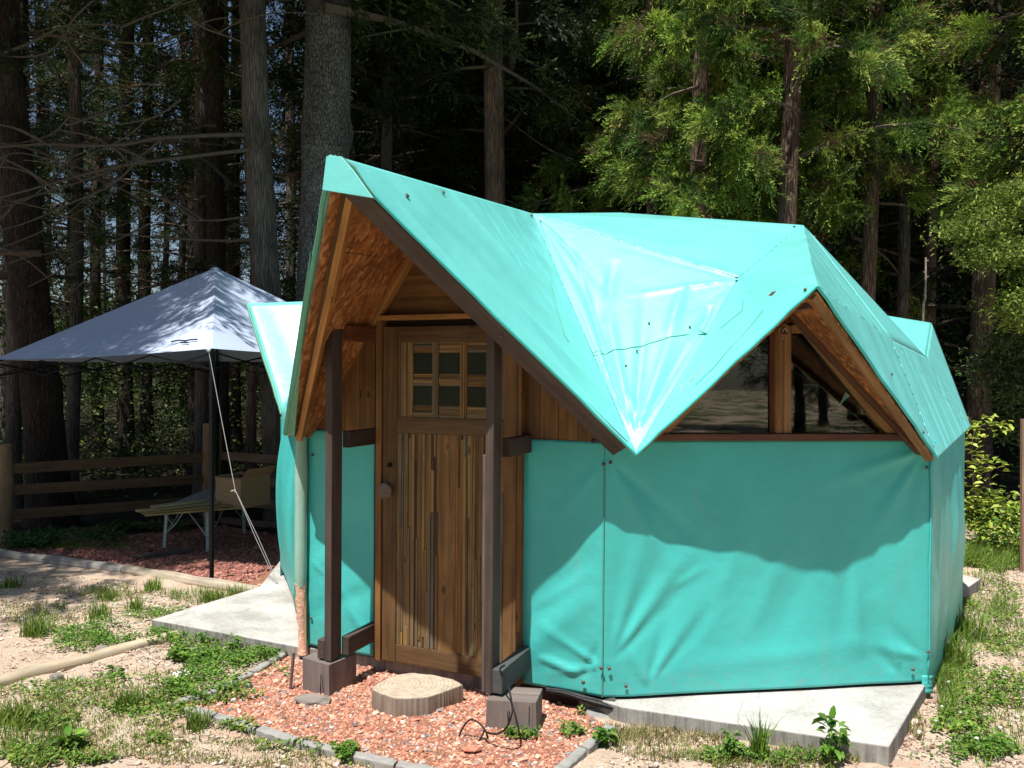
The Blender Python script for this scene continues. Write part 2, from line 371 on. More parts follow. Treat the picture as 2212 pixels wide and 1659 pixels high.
# ------------------------------------------------------------------ ground
def axis(lo, hi, fl, fh, step, far):
    a = list(np.arange(fl, fh, step)); x = fl; s = step
    while x > lo: s *= far; x -= s; a.insert(0, x)
    x = a[-1]; s = step
    while x < hi: s *= far; x += s; a.append(x)
    return np.array(a)
gx = axis(-90, 90, -4.5, 4.5, .045, 1.18); gy = axis(-60, 130, 2.6, 8.5, .045, 1.18)
XX, YY = np.meshgrid(gx, gy)
ZZ = G(XX, YY)
near = np.exp(-np.clip(np.hypot(XX, YY-4)-5, 0, 99)*.4)
for _ in range(60):
    kx, ky = RNG.normal(0, 26, 2); ZZ = ZZ + near*.0009*np.sin(kx*XX+ky*YY+RNG.uniform(0, 6.3))
ny, nx = XX.shape; idx = np.arange(nx*ny).reshape(ny, nx)
F = np.stack([idx[:-1, :-1], idx[:-1, 1:], idx[1:, 1:], idx[1:, :-1]], -1).reshape(-1, 4)
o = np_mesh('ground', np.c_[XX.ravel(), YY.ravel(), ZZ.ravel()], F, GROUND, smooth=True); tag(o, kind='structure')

# ------------------------------------------------------------------ concrete slabs
def slab(name, pts, z0, z1):
    mb = MB(); mb.prism([(p[0], p[1], z0) for p in pts], (0, 0, 1), z1-z0, grain=(1, 0, 0))
    o = mb.build(name, CONC, loc=(pts[0][0], pts[0][1], z0), bevel=.006); return tag(o, kind='structure')
ZS = .07
C = [np.array(c) for c in ((-1.143, 4.42), (.442, 3.73), (2.12, 3.96), (3.08, 5.35), (2.85, 7.0), (1.6, 8.1), (-.1, 8.2), (-1.4, 7.3), (-1.75, 5.97))]
q = lambda px, py: onz(px, py, ZS)[:2]
# a star-shaped slab: right corner, far right corner and left corner jut out from under the walls
pts = SLAB_OUT = [q(1343, 1527), q(1921, 1612), q(2003, 1472), (2.9, 5.3), q(2118, 1250)+np.array([.0, 0]), (3.0, 7.2), (1.5, 8.3), (-.2, 8.3), (-2.0, 7.4), q(560, 1268), q(327, 1338), q(645, 1397), (-.95, 4.36), (.30, 3.84)]
slab('concrete_slab', pts, -.12, ZS)

# ------------------------------------------------------------------ the cabin
HX = onz(965, 1440, 0.); HX = np.array([.6, 5.6, 0.])
H = thing('dome_cabin', 'turquoise tarp covered dome cabin with pointed wooden porch and carved plank door', 'cabin', HX)
def v3(p, z): return np.array([p[0], p[1], z])
ZB, ZT = .086, 1.305
T = at(722, 337, 3.2); D1 = at(1374, 982, 3.62); D0 = at(618, 938, 4.2); R = at(1150, 462, 5.2)
W = at(1765, 618, 3.42); D2 = at(2025, 990, 3.86); V = at(1600, 634, 4.2); O_ = at(1340, 460, 5.95)
nR = np.cross(D2-W, V-W); nR /= np.linalg.norm(nR)
K = at(1598, 600, 4.42); V1 = at(1735, 487, 5.35); V3 = at(1925, 735, 4.62); V4 = at(2000, 772, 5.25)
D3 = at(2097, 922, 5.35); TR = at(2012, 698, 6.2); TRi = at(1900, 680, 6.0); TL = at(533, 656, 6.4); TLi = at(760, 648, 6.4); D7 = at(608, 894, 5.9)
t1 = v3(C[1]-C[0], 0); t1 /= np.linalg.norm(t1); n1 = np.array([t1[1], -t1[0], 0])
t2 = v3(C[2]-C[1], 0); L2 = np.linalg.norm(t2); t2 /= L2; n2 = np.array([t2[1], -t2[0], 0])
C0v = v3(C[0], 0); C1v = v3(C[1], 0)

def fold_fn(folds):
    A = np.array([f[0] for f in folds]); B = np.array([f[1] for f in folds]); wd = np.array([f[2] for f in folds]); am = np.array([f[3] for f in folds])
    md = np.array([f[4] if len(f) > 4 else 0 for f in folds])
    def fn(P):
        out = np.zeros(len(P))
        for a, b, w_, m_, mode in zip(A, B, wd, am, md):
            d = b-a; L = d@d; t = ((P-a)@d)/L; tc = np.clip(t, 0, 1)
            r = np.linalg.norm(P-a-tc[:, None]*d, axis=1)
            ww = w_*(.35+.9*tc) if mode == 1 else w_
            fade = (1-tc)**.8*np.clip(tc*8, 0, 1) if mode == 1 else np.sin(np.pi*np.clip(t, 0, 1))**.7
            out += m_*np.exp(-(r/ww)**2)*fade
        return out
    return fn
def tri_patch(A, B, Cc, step, disp=None, nudge=0, pin=.03):
    n = max(2, int(max(np.linalg.norm(B-A), np.linalg.norm(Cc-A), np.linalg.norm(Cc-B))/step))
    nn = np.cross(B-A, Cc-A); nn /= np.linalg.norm(nn)
    V_ = []; ix = {}; bar = []
    for i in range(n+1):
        for j in range(n+1-i):
            ix[(i, j)] = len(V_); V_.append(A+(B-A)*i/n+(Cc-A)*j/n); bar.append(min(i, j, n-i-j)/n)
    V_ = np.array(V_); bar = np.array(bar)
    if disp is not None: V_ = V_+nn*(disp(V_)*np.clip(bar/pin, 0, 1))[:, None]
    Fc = []
    for i in range(n):
        for j in range(n-i):
            Fc.append((ix[(i, j)], ix[(i+1, j)], ix[(i, j+1)]))
            if j < n-i-1: Fc.append((ix[(i+1, j)], ix[(i+1, j+1)], ix[(i, j+1)]))
    return V_, np.array(Fc)
def quad_patch(A, B, Cc, D, nu, nv, disp=None, nrm=None, free=()):
    u, v = np.meshgrid(np.linspace(0, 1, nu+1), np.linspace(0, 1, nv+1)); u = u.ravel()[:, None]; v = v.ravel()[:, None]
    P = A*(1-u)*(1-v)+B*u*(1-v)+Cc*u*v+D*(1-u)*v
    if disp is not None:
        e = np.clip(np.minimum(u, 1-u)*12, 0, 1).ravel()
        P = P+nrm*(disp(P)*e)[:, None]
    ix = np.arange((nu+1)*(nv+1)).reshape(nv+1, nu+1)
    return P, np.stack([ix[:-1, :-1], ix[:-1, 1:], ix[1:, 1:], ix[1:, :-1]], -1).reshape(-1, 4)
def stripes(direction, freq, amp, seed, n0):
    """fine parallel stretch folds running along a direction"""
    r = np.random.default_rng(seed); d = np.array(direction, float); d /= np.linalg.norm(d); s_ = np.cross(d, n0); s_ /= np.linalg.norm(s_)
    ph = r.uniform(0, 6.3, 9); fr = freq*r.uniform(.5, 2.2, 9); wa = r.uniform(-.35, .35, 9)
    def fn(P):
        a = P@s_; b = P@d; o_ = 0
        for k in range(9): o_ = o_+np.sin(fr[k]*(a+wa[k]*.25*b)+ph[k])*np.sin(b*r_[k]+ph[k]*2)
        return amp*o_/3
    r_ = r.uniform(.6, 2.2, 9)
    return fn
def P_on(px, py, tri):
    n = np.cross(tri[1]-tri[0], tri[2]-tri[0]); return onplane(px, py, tri[0], n)

# ---- roof cover : all facets welded into one cloth
tris = []
f1 = (T, D1, R)
n_f1 = np.cross(D1-T, R-T); n_f1 /= np.linalg.norm(n_f1)
def seg(tri, a, b, w_, am, mode=0): return (P_on(a[0], a[1], tri), P_on(b[0], b[1], tri), w_, am, mode)
s1 = stripes(D1-T, 17, .0042, 3, n_f1)
big1 = fold_fn([seg(f1, (960, 400), (1180, 640), .02, .006), seg(f1, (1030, 430), (1220, 720), .018, -.006), seg(f1, (1060, 440), (1240, 700), .014, .006),
                seg(f1, (1100, 450), (1290, 790), .018, .007), seg(f1, (1150, 480), (1250, 740), .02, -.008), seg(f1, (1020, 560), (1300, 850), .04, .008), seg(f1, (1150, 700), (1350, 950), .03, -.01),
                seg(f1, (850, 430), (1000, 590), .03, .005), seg(f1, (1190, 620), (1345, 900), .02, .01)])
tris.append(tri_patch(T, D1, R, .02, lambda P: s1(P)+big1(P)))
f2 = (R, D1, K)
fo = []
for a, b, w_, am in (((1366, 960), (1195, 520), .03, .020), ((1366, 960), (1225, 500), .022, -.016), ((1368, 955), (1290, 560), .035, .014), ((1368, 955), (1400, 600), .04, -.014),
                     ((1372, 955), (1480, 640), .035, .016), ((1374, 950), (1540, 640), .03, -.02), ((1376, 950), (1575, 640), .022, .020), ((1366, 960), (1250, 640), .02, .014)):
    fo.append(seg(f2, a, b, w_, am, 1))
for b in ((1300, 520), (1350, 640), (1440, 700), (1500, 680), (1480, 560), (1420, 520)): fo.append(seg(f2, (1594, 606), b, .025, random.choice((-.009, .01)), 1))
for b in ((1240, 700), (1290, 690), (1215, 640), (1320, 640)): fo.append(seg(f2, (1165, 470), b, .03, random.choice((-.014, .014)), 1))
fo += [seg(f2, (1570, 650), (1420, 880), .045, -.030), seg(f2, (1480, 610), (1440, 730), .03, .010), seg(f2, (1330, 560), (1300, 700), .04, -.010), seg(f2, (1540, 660), (1500, 740), .022, -.028), seg(f2, (1575, 620), (1520, 730), .02, .024), seg(f2, (1385, 930), (1360, 850), .02, .012), seg(f2, (1372, 940), (1345, 880), .012, .012)]
ff0 = fold_fn(fo); ff = lambda P: 1.35*ff0(P)
tris.append(tri_patch(R, D1, K, .016, ff, pin=.10))
# window gable, left slope
f3 = (V, D1, W); n_f3 = np.cross(D1-V, W-V); n_f3 /= np.linalg.norm(n_f3); s3 = stripes(D1-W, 12, .002, 5, n_f3)
g3 = fold_fn([seg(f3, (1600, 690), (1420, 900), .03, -.016), seg(f3, (1560, 700), (1400, 930), .02, .014), seg(f3, (1640, 700), (1480, 850), .02, .006)])
tris.append(tri_patch(V, D1, W, .02, lambda P: s3(P)+g3(P)))
tris.append(tri_patch(K, D1, V, .03))
tris.append(tri_patch(K, V, W, .03))
s5 = stripes(D2-V1, 14, .0046, 9, nR)
for a, b, c_ in ((K, W, V1), (V1, W, V3), (V3, W, D2)): tris.append(tri_patch(a, b, c_, .025, s5, pin=.02))
s4 = stripes(V1-R+np.array([0, 0, -1.2]), 12, .005, 12, np.array([0, -.7, .7]))
tris.append(tri_patch(R, K, V1, .025, s4)); tris.append(tri_patch(R, V1, O_, .06))
s6 = stripes(D2-V3, 30, .003, 15, np.array([.8, -.5, .3]))
tris.append(tri_patch(V3, D2, D3, .025, s6)); tris.append(tri_patch(V3, D3, V4, .04, s6))
# left porch slope, the left gable and the hidden back of the roof
tris.append(tri_patch(T, R, D0, .05))
E0 = v3(C[0], ZT); LG = at(690, 700, 5.6)
tris.append(tri_patch(R, D7, D0, .1)); tris.append(tri_patch(R, TLi, D7, .1))
tris.append(tri_patch(TLi, TL, D7, .05, stripes(D7-TL, 12, .003, 21, np.array([0, -.7, .5]))))
B = [v3(c*1.0, ZT) for c in C]
tris.append(tri_patch(TL, TLi, B[7], .2)); tris.append(tri_patch(TLi, O_, B[7], .3)); tris.append(tri_patch(R, O_, TLi, .3))
tris.append(tri_patch(V4, D3, TR, .06)); tris.append(tri_patch(V4, TR, TRi, .06)); tris.append(tri_patch(V1, V4, TRi, .1)); tris.append(tri_patch(V1, V3, V4, .1)); tris.append(tri_patch(V1, TRi, O_, .3))
tris.append(tri_patch(TR, B[4], TRi, .3)); tris.append(tri_patch(TRi, B[4], B[5], .4)); tris.append(tri_patch(O_, TRi, B[5], .4)); tris.append(tri_patch(O_, B[5], B[6], .4)); tris.append(tri_patch(O_, B[6], B[7], .4))
VV = []; FF = []; k0 = 0
for a, b in tris: VV.append(a); FF.append(b+k0); k0 += len(a)
VV = np.concatenate(VV); FF = np.concatenate(FF)
roof = np_mesh('roof_cover', VV, FF, ROOFT, H, smooth=True)
import bmesh
bm = bmesh.new(); bm.from_mesh(roof.data); bmesh.ops.remove_doubles(bm, verts=bm.verts, dist=.002); bmesh.ops.recalc_face_normals(bm, faces=bm.faces); bm.to_mesh(roof.data); bm.free()
roof.data.set_sharp_from_angle(angle=math.radians(24))
md = roof.modifiers.new('cloth', 'SOLIDIFY'); md.thickness = .003; md.offset = 1

def strip_line(pts, r=.0022, mat=HEM, name='seam', parent=None, seg_=5):
    mb = MB(); mb.tube(pts, r, seg_, (.3, .3, .3)); return mb.build(name, mat, parent or H)
up_off = lambda P, n, d=.004: P+n*d
n_f2 = np.cross(D1-R, K-R); n_f2 /= np.linalg.norm(n_f2)
if n_f2[2] < 0: n_f2 = -n_f2
if n_f1[2] < 0: n_f1 = -n_f1
if n_f3[2] < 0: n_f3 = -n_f3
def seam_on(tri, fn, pix, r=.0020):
    nn = np.cross(tri[1]-tri[0], tri[2]-tri[0]); nn /= np.linalg.norm(nn); out_ = nn if nn@(EYE-tri[0]) > 0 else -nn; P = []
    for p, q_ in zip(pix[:-1], pix[1:]):
        k_ = max(2, int(math.hypot(p[0]-q_[0], p[1]-q_[1])/5))
        P += [P_on(p[0]+(q_[0]-p[0])*i/k_, p[1]+(q_[1]-p[1])*i/k_, tri) for i in range(k_)]
    P = np.array(P); d = fn(P); P = P+nn*d[:, None]+out_*.007; strip_line(list(P), r, parent=roof)
seam_on(f2, ff, ((1246, 755), (1262, 762), (1290, 768), (1340, 758), (1400, 743), (1460, 729), (1512, 716)))
seam_on(f1, lambda P: s1(P)+big1(P), ((1186, 610), (1200, 665), (1218, 725), (1230, 745)), .0016)
seam_on(f3, lambda P: s3(P)+g3(P), ((1556, 712), (1605, 672), (1606, 644)), .0016)
seam_on(f3, lambda P: s3(P)+g3(P), ((1650, 672), (1600, 735), (1540, 800), (1500, 838)), .0016)
# pocket-like gaping fold on the seam
mb = MB(); c0 = P_on(1520, 719, f2)+n_f2*.010
for k in range(7):
    pass
ring = [c0+ (K-R)/np.linalg.norm(K-R)*.034*math.cos(a)+np.array([0, -.2, -1])*.016*math.sin(a)+n_f2*.012*abs(math.sin(a)) for a in np.linspace(0, math.pi, 9)]
mb.add(ring, [tuple(range(9))], (.3, .3, .3)); mb.tube(ring, .003, 5); mb.build('open_fold', HEM, roof)

def hardware(pos, n, r=.009, mat=METAL, parent=None, name='screw'):
    n = np.array(n, float); n /= np.linalg.norm(n); mb = MB()
    mb.tube([pos-n*.001, pos+n*.004, pos+n*.006], [r, r*.92, r*.4], 10); return mb.build(name, mat, parent)
for px, py in ((955, 414), (1146, 463), (877, 421)): hardware(P_on(px, py+4, f1)+n_f1*.008, n_f1, .012, parent=roof)
for px, py in ((1168, 478), (1490, 708), (1402, 700), (1376, 760), (1352, 792)): hardware(P_on(px, py, f2)+n_f2*.006, n_f2, .006, parent=roof)
for tri_, px, py in (((R, K, V1), 1590, 603), ((R, K, V1), 1715, 492), ((V1, W, V3), 1758, 513), ((V3, W, D2), 1990, 935), ((V3, W, D2), 1922, 810), ((V, D1, W), 1742, 628)):
    nn = np.cross(tri_[1]-tri_[0], tri_[2]-tri_[0]); nn /= np.linalg.norm(nn); nn = nn if nn@(EYE-tri_[0]) > 0 else -nn
    hardware(P_on(px, py, tri_)+nn*.008, nn, .009, parent=roof)

# ---- gable flap and hems
nrk = np.cross(D0-T, D1-T); nrk /= np.linalg.norm(nrk); nrk = nrk if nrk[1] < 0 else -nrk
rk = lambda px, py, o_=0.: onplane(px, py, T+nrk*o_, nrk)
mb = MB(); nf = np.array([-.42, -.90, .13]); mb.prism([onplane(x, y, T+n1*.012, nf) for x, y in ((706, 338), (697, 411), (808, 429), (763, 366), (737, 338))], nf, .004); fl = mb.build('gable_flap', ROOFT, H, bevel=.002)
mb = MB()
edge = [rk(x, y, .016) for x, y in ((738, 341), (762, 362), (785, 398), (812, 430))]
mb.tube(edge, [.006, .012, .011, .006], 7, (.1, .4, .35)); mb.build('folded_hem', HEM, H)
def hem(p0, p1, w_, h_, mat, upn, name='hem', n=14, wob=.003):
    mb = MB(); pr = None; r_ = random.Random(5); pts = [p0+(p1-p0)*i/n+np.array([r_.uniform(-wob, wob) for _ in range(3)])*(0 < i < n) for i in range(n+1)]
    mb.tube(pts, [w_]*len(pts), 6, (.2, .4, .3)); return mb.build(name, mat, H)
hem(T+nrk*.003, D1+nrk*.003, .008, .01, TARP, nrk)
hem(T+np.array([-.012, 0, 0]), D0+np.array([-.004, 0, 0]), .012, .01, HEM, nrk)
hem(W, D1, .007, .01, TARP, nrk); hem(W, D2, .008, .01, TARP, nrk)
hem(TL, D7, .012, .01, HEM, nrk)
# lower lip of the left slope, a broad soft fold seen edge on
mb = MB(); a0 = at(640, 660, 3.75); 
mb.prism([rk(672, 540), rk(612, 936), rk(637, 942)], nrk, .006); mb.build('folded_hem', HEM, H)

# ---- timber of the porch
DK = (.052, .034, .028); DK2 = (.072, .052, .045); BR = (.215, .098, .036); BR2 = (.15, .072, .030); OR = (.50, .21, .065); GR = (.22, .19, .165)
dirR = (D1-T)/np.linalg.norm(D1-T); dirL = (D0-T)/np.linalg.norm(D0-T)
inR = np.cross(nrk, dirR); inR = inR if inR[2] < 0 else -inR
inL = np.cross(nrk, dirL); inL = inL if inL[0] > 0 else -inL
mb = MB(); mb.beam(T+dirR*.13+inR*.062-nrk*.02, D1-dirR*.055+inR*.05-nrk*.02, .042, .088, inR, DK2); rr = mb.build('rafter', WEATH, H, bevel=.004)
mb = MB(); mb.beam(T+dirL*.13+inL*.086-nrk*.05, D0+dirL*.03+inL*.065-nrk*.04, .05, .032, inL, OR); mb.build('rafter', WOOD, H, bevel=.003)
mb = MB(); mb.beam(T+dirL*.15+inL*.055-nrk*.07, D0-dirL*.06+inL*.038-nrk*.06, .05, .024, inL, BR2); mb.build('rafter', WOOD, H, bevel=.003)  # dark strip painted as the shaded side of the light batten
hardware(rk(1082, 724, -.0)+nrk*.006, nrk, .008, parent=rr); hardware(rk(1283, 950)+nrk*.006, nrk, .012, BLACK, parent=rr, name='knot')
# OSB soffits, cut off at the front wall plane
def zplane(P0, n, x, y): return P0[2]-((x-P0[0])*n[0]+(y-P0[1])*n[1])/n[2]
nL = np.cross(D0-T, R-T); nRs = np.cross(D1-T, R-T)
def roofz(s_, off=0.):
    P = C0v+t1*s_+n1*off
    return zplane(T, nL, P[0], P[1]), zplane(T, nRs, P[0], P[1])
Lw = np.linalg.norm(C[1]-C[0])
ss = np.linspace(0, Lw, 200); sa = min(ss, key=lambda s_: abs(roofz(s_)[0]-roofz(s_)[1])); za = roofz(sa)[0]
A_ap = C0v+t1*sa+np.array([0, 0, za])
dn = np.array([0, 0, -.022])
lw = C0v+t1*.0+np.array([0, 0, roofz(0)[0]]); rw = C0v+t1*Lw+np.array([0, 0, roofz(Lw)[1]])
inw = -n1*.06
mb = MB(); nLl = nL/np.linalg.norm(nL); nLl = nLl if nLl[2] < 0 else -nLl
mb.prism([p+nLl*.010 for p in (T+dirL*.02, A_ap+inw, lw+inw, D0)], nLl, .012, grain=dirL); mb.build('soffit', OSB, H)
nRl = nRs/np.linalg.norm(nRs); nRl = nRl if nRl[2] < 0 else -nRl
mb = MB(); mb.prism([p+nRl*.012 for p in (T+dirR*.05-nrk*.02, A_ap+inw, rw+inw, D1-dirR*.03-nrk*.02)], nRl, .013, grain=dirR); mb.build('soffit', OSB, H)
# board joint on the left soffit
pa, pb = onplane(723, 541, T+nLl*.0225, nLl), onplane(868, 563, T+nLl*.0225, nLl)
mb = MB(); mb.tube([pa, pb], .0022, 4, (.02, .015, .01)); mb.build('board_joint', BLACK, H)
# posts
POFF = .315
def post(s_, z0, z1, name='post', off=POFF):
    mb = MB(); c_ = C0v+t1*s_+n1*off
    mb.beam(c_+np.array([0, 0, z0]), c_+np.array([0, 0, z1]), .042, .088, n1, DK2)
    return mb.build(name, WEATH, H, bevel=.004)
sof = lambda px, py, off=0.: float((onwall(px, py, C[0], C[1], off)-C0v)@t1)
zof = lambda px, py, off=0.: float(onwall(px, py, C[0], C[1], off)[2])
sPL = sof(719, 1100, POFF)+.004; sPR = sof(1065, 1100, POFF)
zPL = .172; zPR = .160
print('posts', sPL, sPR, zPL, zPR, 'apex', sa, za, Lw)
pl_ = post(sPL, zPL, zof(722, 690, POFF)+.06); pr_ = post(sPR, zPR, zof(1063, 735, POFF)+.03)
mb = MB(); mb.beam(C0v+t1*(sPR-.025)+n1*(POFF+.005)+np.array([0, 0, zPR+.005]), C0v+t1*(sPR-.027)+n1*(POFF+.005)+np.array([0, 0, 1.25]), .014, .076, n1, (.12, .095, .085)); mb.build('post_board', WEATH, H, bevel=.003)
def tie(s_, z0, z1, o0, o1, w_=.042, col=DK2, name='tie_beam', mat=WEATH):
    mb = MB(); zc = (z0+z1)/2; a_ = C0v+t1*s_+n1*o0; b_ = C0v+t1*s_+n1*o1
    mb.beam(a_+np.array([0, 0, zc]), b_+np.array([0, 0, zc]), w_, z1-z0, (0, 0, 1), col); return mb.build(name, mat, H, bevel=.004)
zz = lambda px, py, off: zof(px, py, off)
tie(sPL+.045, zz(775, 965, .2), zz(775, 930, .2), .0, POFF-.04, col=DK)
tie(sPR+.045, zz(1115, 985, .2), zz(1115, 945, .2), .0, POFF-.04, col=DK)
tie(sPL+.045, zPL+.01, zPL+.105, -.01, POFF-.04); tie(sPL-.045, zPL+.004, zPL+.10, POFF-.035, POFF+.04)
tie(sPR+.045, zPR+.005, zPR+.115, .0, POFF+.04, w_=.05, col=(.075, .085, .085))
tie(sPL+.05, zz(775, 738, .2), zz(775, 704, .2), .0, POFF-.04, col=(.20, .06, .03), mat=WOOD)

# ---- front gable wall boards (vertical beside the door, level above it)
def fbox(mb, s0, s1, z0, z1, o0, o1, grain='z', col=BR, ztop=None):
    if ztop is None: ztop = (z1, z1)
    P = [C0v+t1*s0+np.array([0, 0, z0]), C0v+t1*s1+np.array([0, 0, z0]), C0v+t1*s1+np.array([0, 0, ztop[1]]), C0v+t1*s0+np.array([0, 0, ztop[0]])]
    mb.prism([p+n1*o0 for p in P], n1, o1-o0, grain=(0, 0, 1) if grain == 'z' else t1, col=col)
sD0 = sof(827, 1050, .03); sD1 = sof(1118, 1050, .03); sF0 = sof(814, 1050, .03); sF1 = sof(1128, 1050, .03)
zD0 = .09; zD1 = zof(860, 704, .03)
rz = lambda s_: min(roofz(s_))-.03
mb = MB(); s_ = -.02; r_ = random.Random(3)
while s_ < Lw:
    if s_ > .9 and mb is not None and not globals().get('_wb'): _wb = 1; mb.build('wall_boards', WOOD, H); mb = MB()
    e = min(s_+r_.uniform(.085, .105), Lw)
    if e < sF0+.01 or s_ > sF1-.01:
        k = r_.uniform(.75, 1.25); col = tuple(c*k for c in BR)
        a_, b_ = s_+.0012, e-.0012
        if rz(a_) > ZT-.03 or rz(b_) > ZT-.03: fbox(mb, a_, b_, ZT-.05, 0, -.02, r_.uniform(.0, .003), 'z', col, (max(rz(a_), ZT-.04), max(rz(b_), ZT-.04)))
    s_ = e
mb.build('wall_boards', WOOD, H)
mb = MB(); z_ = zD1+.035
while z_ < za-.05:
    e = min(z_+.115, za-.04)
    zs = [s2 for s2 in np.linspace(0, Lw, 400) if rz(s2) > z_]; zs2 = [s2 for s2 in np.linspace(0, Lw, 400) if rz(s2) > e]
    if zs:
        a0_, a1_ = zs[0], zs[-1]; b0_, b1_ = (zs2[0], zs2[-1]) if zs2 else ((a0_+a1_)/2-.01, (a0_+a1_)/2+.01)
        k = r_.uniform(.8, 1.2); P = [C0v+t1*a0_+np.array([0, 0, z_+.001]), C0v+t1*a1_+np.array([0, 0, z_+.001]), C0v+t1*b1_+np.array([0, 0, e-.001]), C0v+t1*b0_+np.array([0, 0, e-.001])]
        mb.prism([p-n1*.02 for p in P], n1, .022, grain=t1, col=tuple(c*k for c in BR))
    z_ = e
mb.build('gable_boards', WOOD, H)
# timber along the left edge of the gable wall
ea = C0v+t1*.41+n1*.03; eb = C0v+t1*(sa)+n1*.03
ea = ea+np.array([0, 0, roofz(.41)[0]-.045]); eb = eb+np.array([0, 0, za-.045])
mb = MB(); mb.beam(ea, eb, .06, .055, n1, (.46, .21, .07)); mb.build('rafter', WOOD, H, bevel=.004)

# ---- door
DOOR = None
mb = MB()
fbox(mb, sD0+.002, sD1-.002, zD0+.002, zD1-.002, -.015, .020, 'z', BR2)
DOOR = mb.build('door', WOOD, H)
def part(name, mat, parent, fn, bevel=.002):
    mb = MB(); fn(mb); return mb.build(name, mat, parent, bevel=bevel)
part('door_frame', WOOD, H, lambda b: (fbox(b, sF0, sD0-.003, zD0-.005, zD1+.03, -.02, .045, 'z', (.30, .13, .045)), fbox(b, sD1+.003, sF1, zD0-.005, zD1+.03, -.02, .045, 'z', (.24, .10, .035)),
     fbox(b, sF0-.0, sF1+.0, zD1+.0305, zD1+.055, -.02, .055, 's', (.46, .20, .065))))
sS0 = sof(857, 1050, .03); sS1 = sof(1088, 1100, .03)
zTR = zof(900, 739, .03); zM1 = zof(900, 901, .03); zM0 = zof(900, 936, .03); zBR = zof(905, 1399, .03)
part('stile', WOOD, DOOR, lambda b: fbox(b, sD0+.003, sS0, zD0, zD1-.005, .02, .036, 'z', (.175, .085, .036)))
part('stile', WOOD, DOOR, lambda b: fbox(b, sS1, sD1-.003, zD0, zD1-.005, .02, .036, 'z', (.24, .11, .042)))
part('rail', WOOD, DOOR, lambda b: fbox(b, sS0+.001, sS1-.001, zTR, zD1-.005, .02, .034, 's', (.15, .075, .033)))
part('rail', WOOD, DOOR, lambda b: fbox(b, sS0+.001, sS1-.001, zM0, zM1, .02, .034, 's', (.17, .088, .042)))
part('rail', WOOD, DOOR, lambda b: fbox(b, sS0+.001, sS1-.001, zD0, zBR, .02, .034, 's', (.18, .088, .042)))
PAL = [tuple(q_*1.08 for q_ in p_) for p_ in [(.30, .155, .055), (.38, .21, .075), (.27, .13, .045), (.17, .085, .035), (.085, .045, .03), (.19, .14, .10), (.24, .125, .05), (.40, .23, .09), (.20, .145, .11), (.33, .135, .045), (.28, .18, .09), (.24, .14, .06)]]
sc0 = sof(950, 1100, .03); sc1 = sof(984, 1100, .03)
mb = MB(); r_ = random.Random(12); s_ = sS0+.001
while s_ < sS1-.004:
    if sc0-.004 < s_ < sc1: s_ = sc1+.001; continue
    wd = r_.uniform(.009, .017); e = min(s_+wd, sS1-.001)
    if s_ < sc0 < e: e = sc0-.001
    z_ = zBR+.001; cuts = sorted(r_.uniform(zBR, zM0) for _ in range(r_.choice((0, 1, 1, 1, 2, 2)))) + [zM0-.001]
    for zc in cuts:
        if zc-z_ > .03: 
            dd_ = r_.uniform(.024, .034); fbox(mb, s_+.0007, e-.0007, z_+.0008, zc-.0008, .02, dd_, 'z', r_.choice(PAL)); z_ = zc
    s_ = e
fbox(mb, sc0, sc1, zBR+.001, zM0-.001, .02, .031, 'z', (.30, .145, .055))
mb.build('strip_panel', WOOD, DOOR)
cols_ = [(sof(892, 800, .03), sof(934, 800, .03)), (sof(948, 800, .03), sof(994, 800, .03)), (sof(1009, 800, .03), sof(1054, 800, .03))]
rows_ = [(zof(948, 807, .03), zof(948, 762, .03)), (zof(948, 876, .03), zof(948, 834, .03))]
mb = MB(); s_ = sS0+.001
def vstr(mb, s_, send):
    while s_ < send-.003:
        e = min(s_+r_.uniform(.008, .014), send); fbox(mb, s_+.0006, e-.0006, zM1+.001, zTR-.001, .02, r_.uniform(.026, .036), 'z', r_.choice(PAL)); s_ = e
vstr(mb, sS0+.001, cols_[0][0]-.001)
for a_, b_ in ((cols_[0][1], cols_[1][0]), (cols_[1][1], cols_[2][0]), (cols_[2][1], sS1)): vstr(mb, a_+.001, b_-.001)
for a_, b_ in cols_:
    for z0, z1 in ((zM1, rows_[1][0]), (rows_[1][1], rows_[0][0]), (rows_[0][1], zTR)):
        z_ = z0+.001
        while z_ < z1-.003:
            e = min(z_+r_.uniform(.007, .014), z1-.001); fbox(mb, a_+.001, b_-.001, z_+.0006, e-.0006, .02, r_.uniform(.024, .033), 's', r_.choice(PAL)); z_ = e
mb.build('strip_lattice', WOOD, DOOR)
for a_, b_ in cols_:
    for z0, z1 in rows_:
        part('pane', plain('dusty_pane', (.014, .021, .008), .3, nz=.45, sc=9, spec=.2) if 'dusty_pane' not in bpy.data.materials else bpy.data.materials['dusty_pane'], DOOR, lambda b: fbox(b, a_+.001, b_-.001, z0+.001, z1-.001, .0205, .022, 's', (.1, .1, .1)), 0)
# log-slice knob and latch
kp = onwall(831, 1060, C[0], C[1], .07); mb = MB(); r_ = random.Random(8)
mb.tube([kp-n1*.045, kp-n1*.012], .012, 8, DK); jt = [1+.06*math.sin(k*1.9) for k in range(18)]
mb.tube([kp-n1*.012, kp-n1*.010, kp+n1*.008, kp+n1*.010], [.038, .042, .042, .038], 18, (.17, .135, .12), jit=lambda i, k: jt[k]); mb.build('door_knob', WEATH, DOOR)
lp = onwall(841, 1005, C[0], C[1], .045); mb = MB(); mb.tube([lp-n1*.01, lp+n1*.006], .012, 10); mb.tube([lp+t1*.0, lp+t1*.012+n1*.02, lp+t1*.008+n1*.012+np.array([0, 0, .012])], [.004, .006, .004], 6); mb.build('latch', BLACK, DOOR)
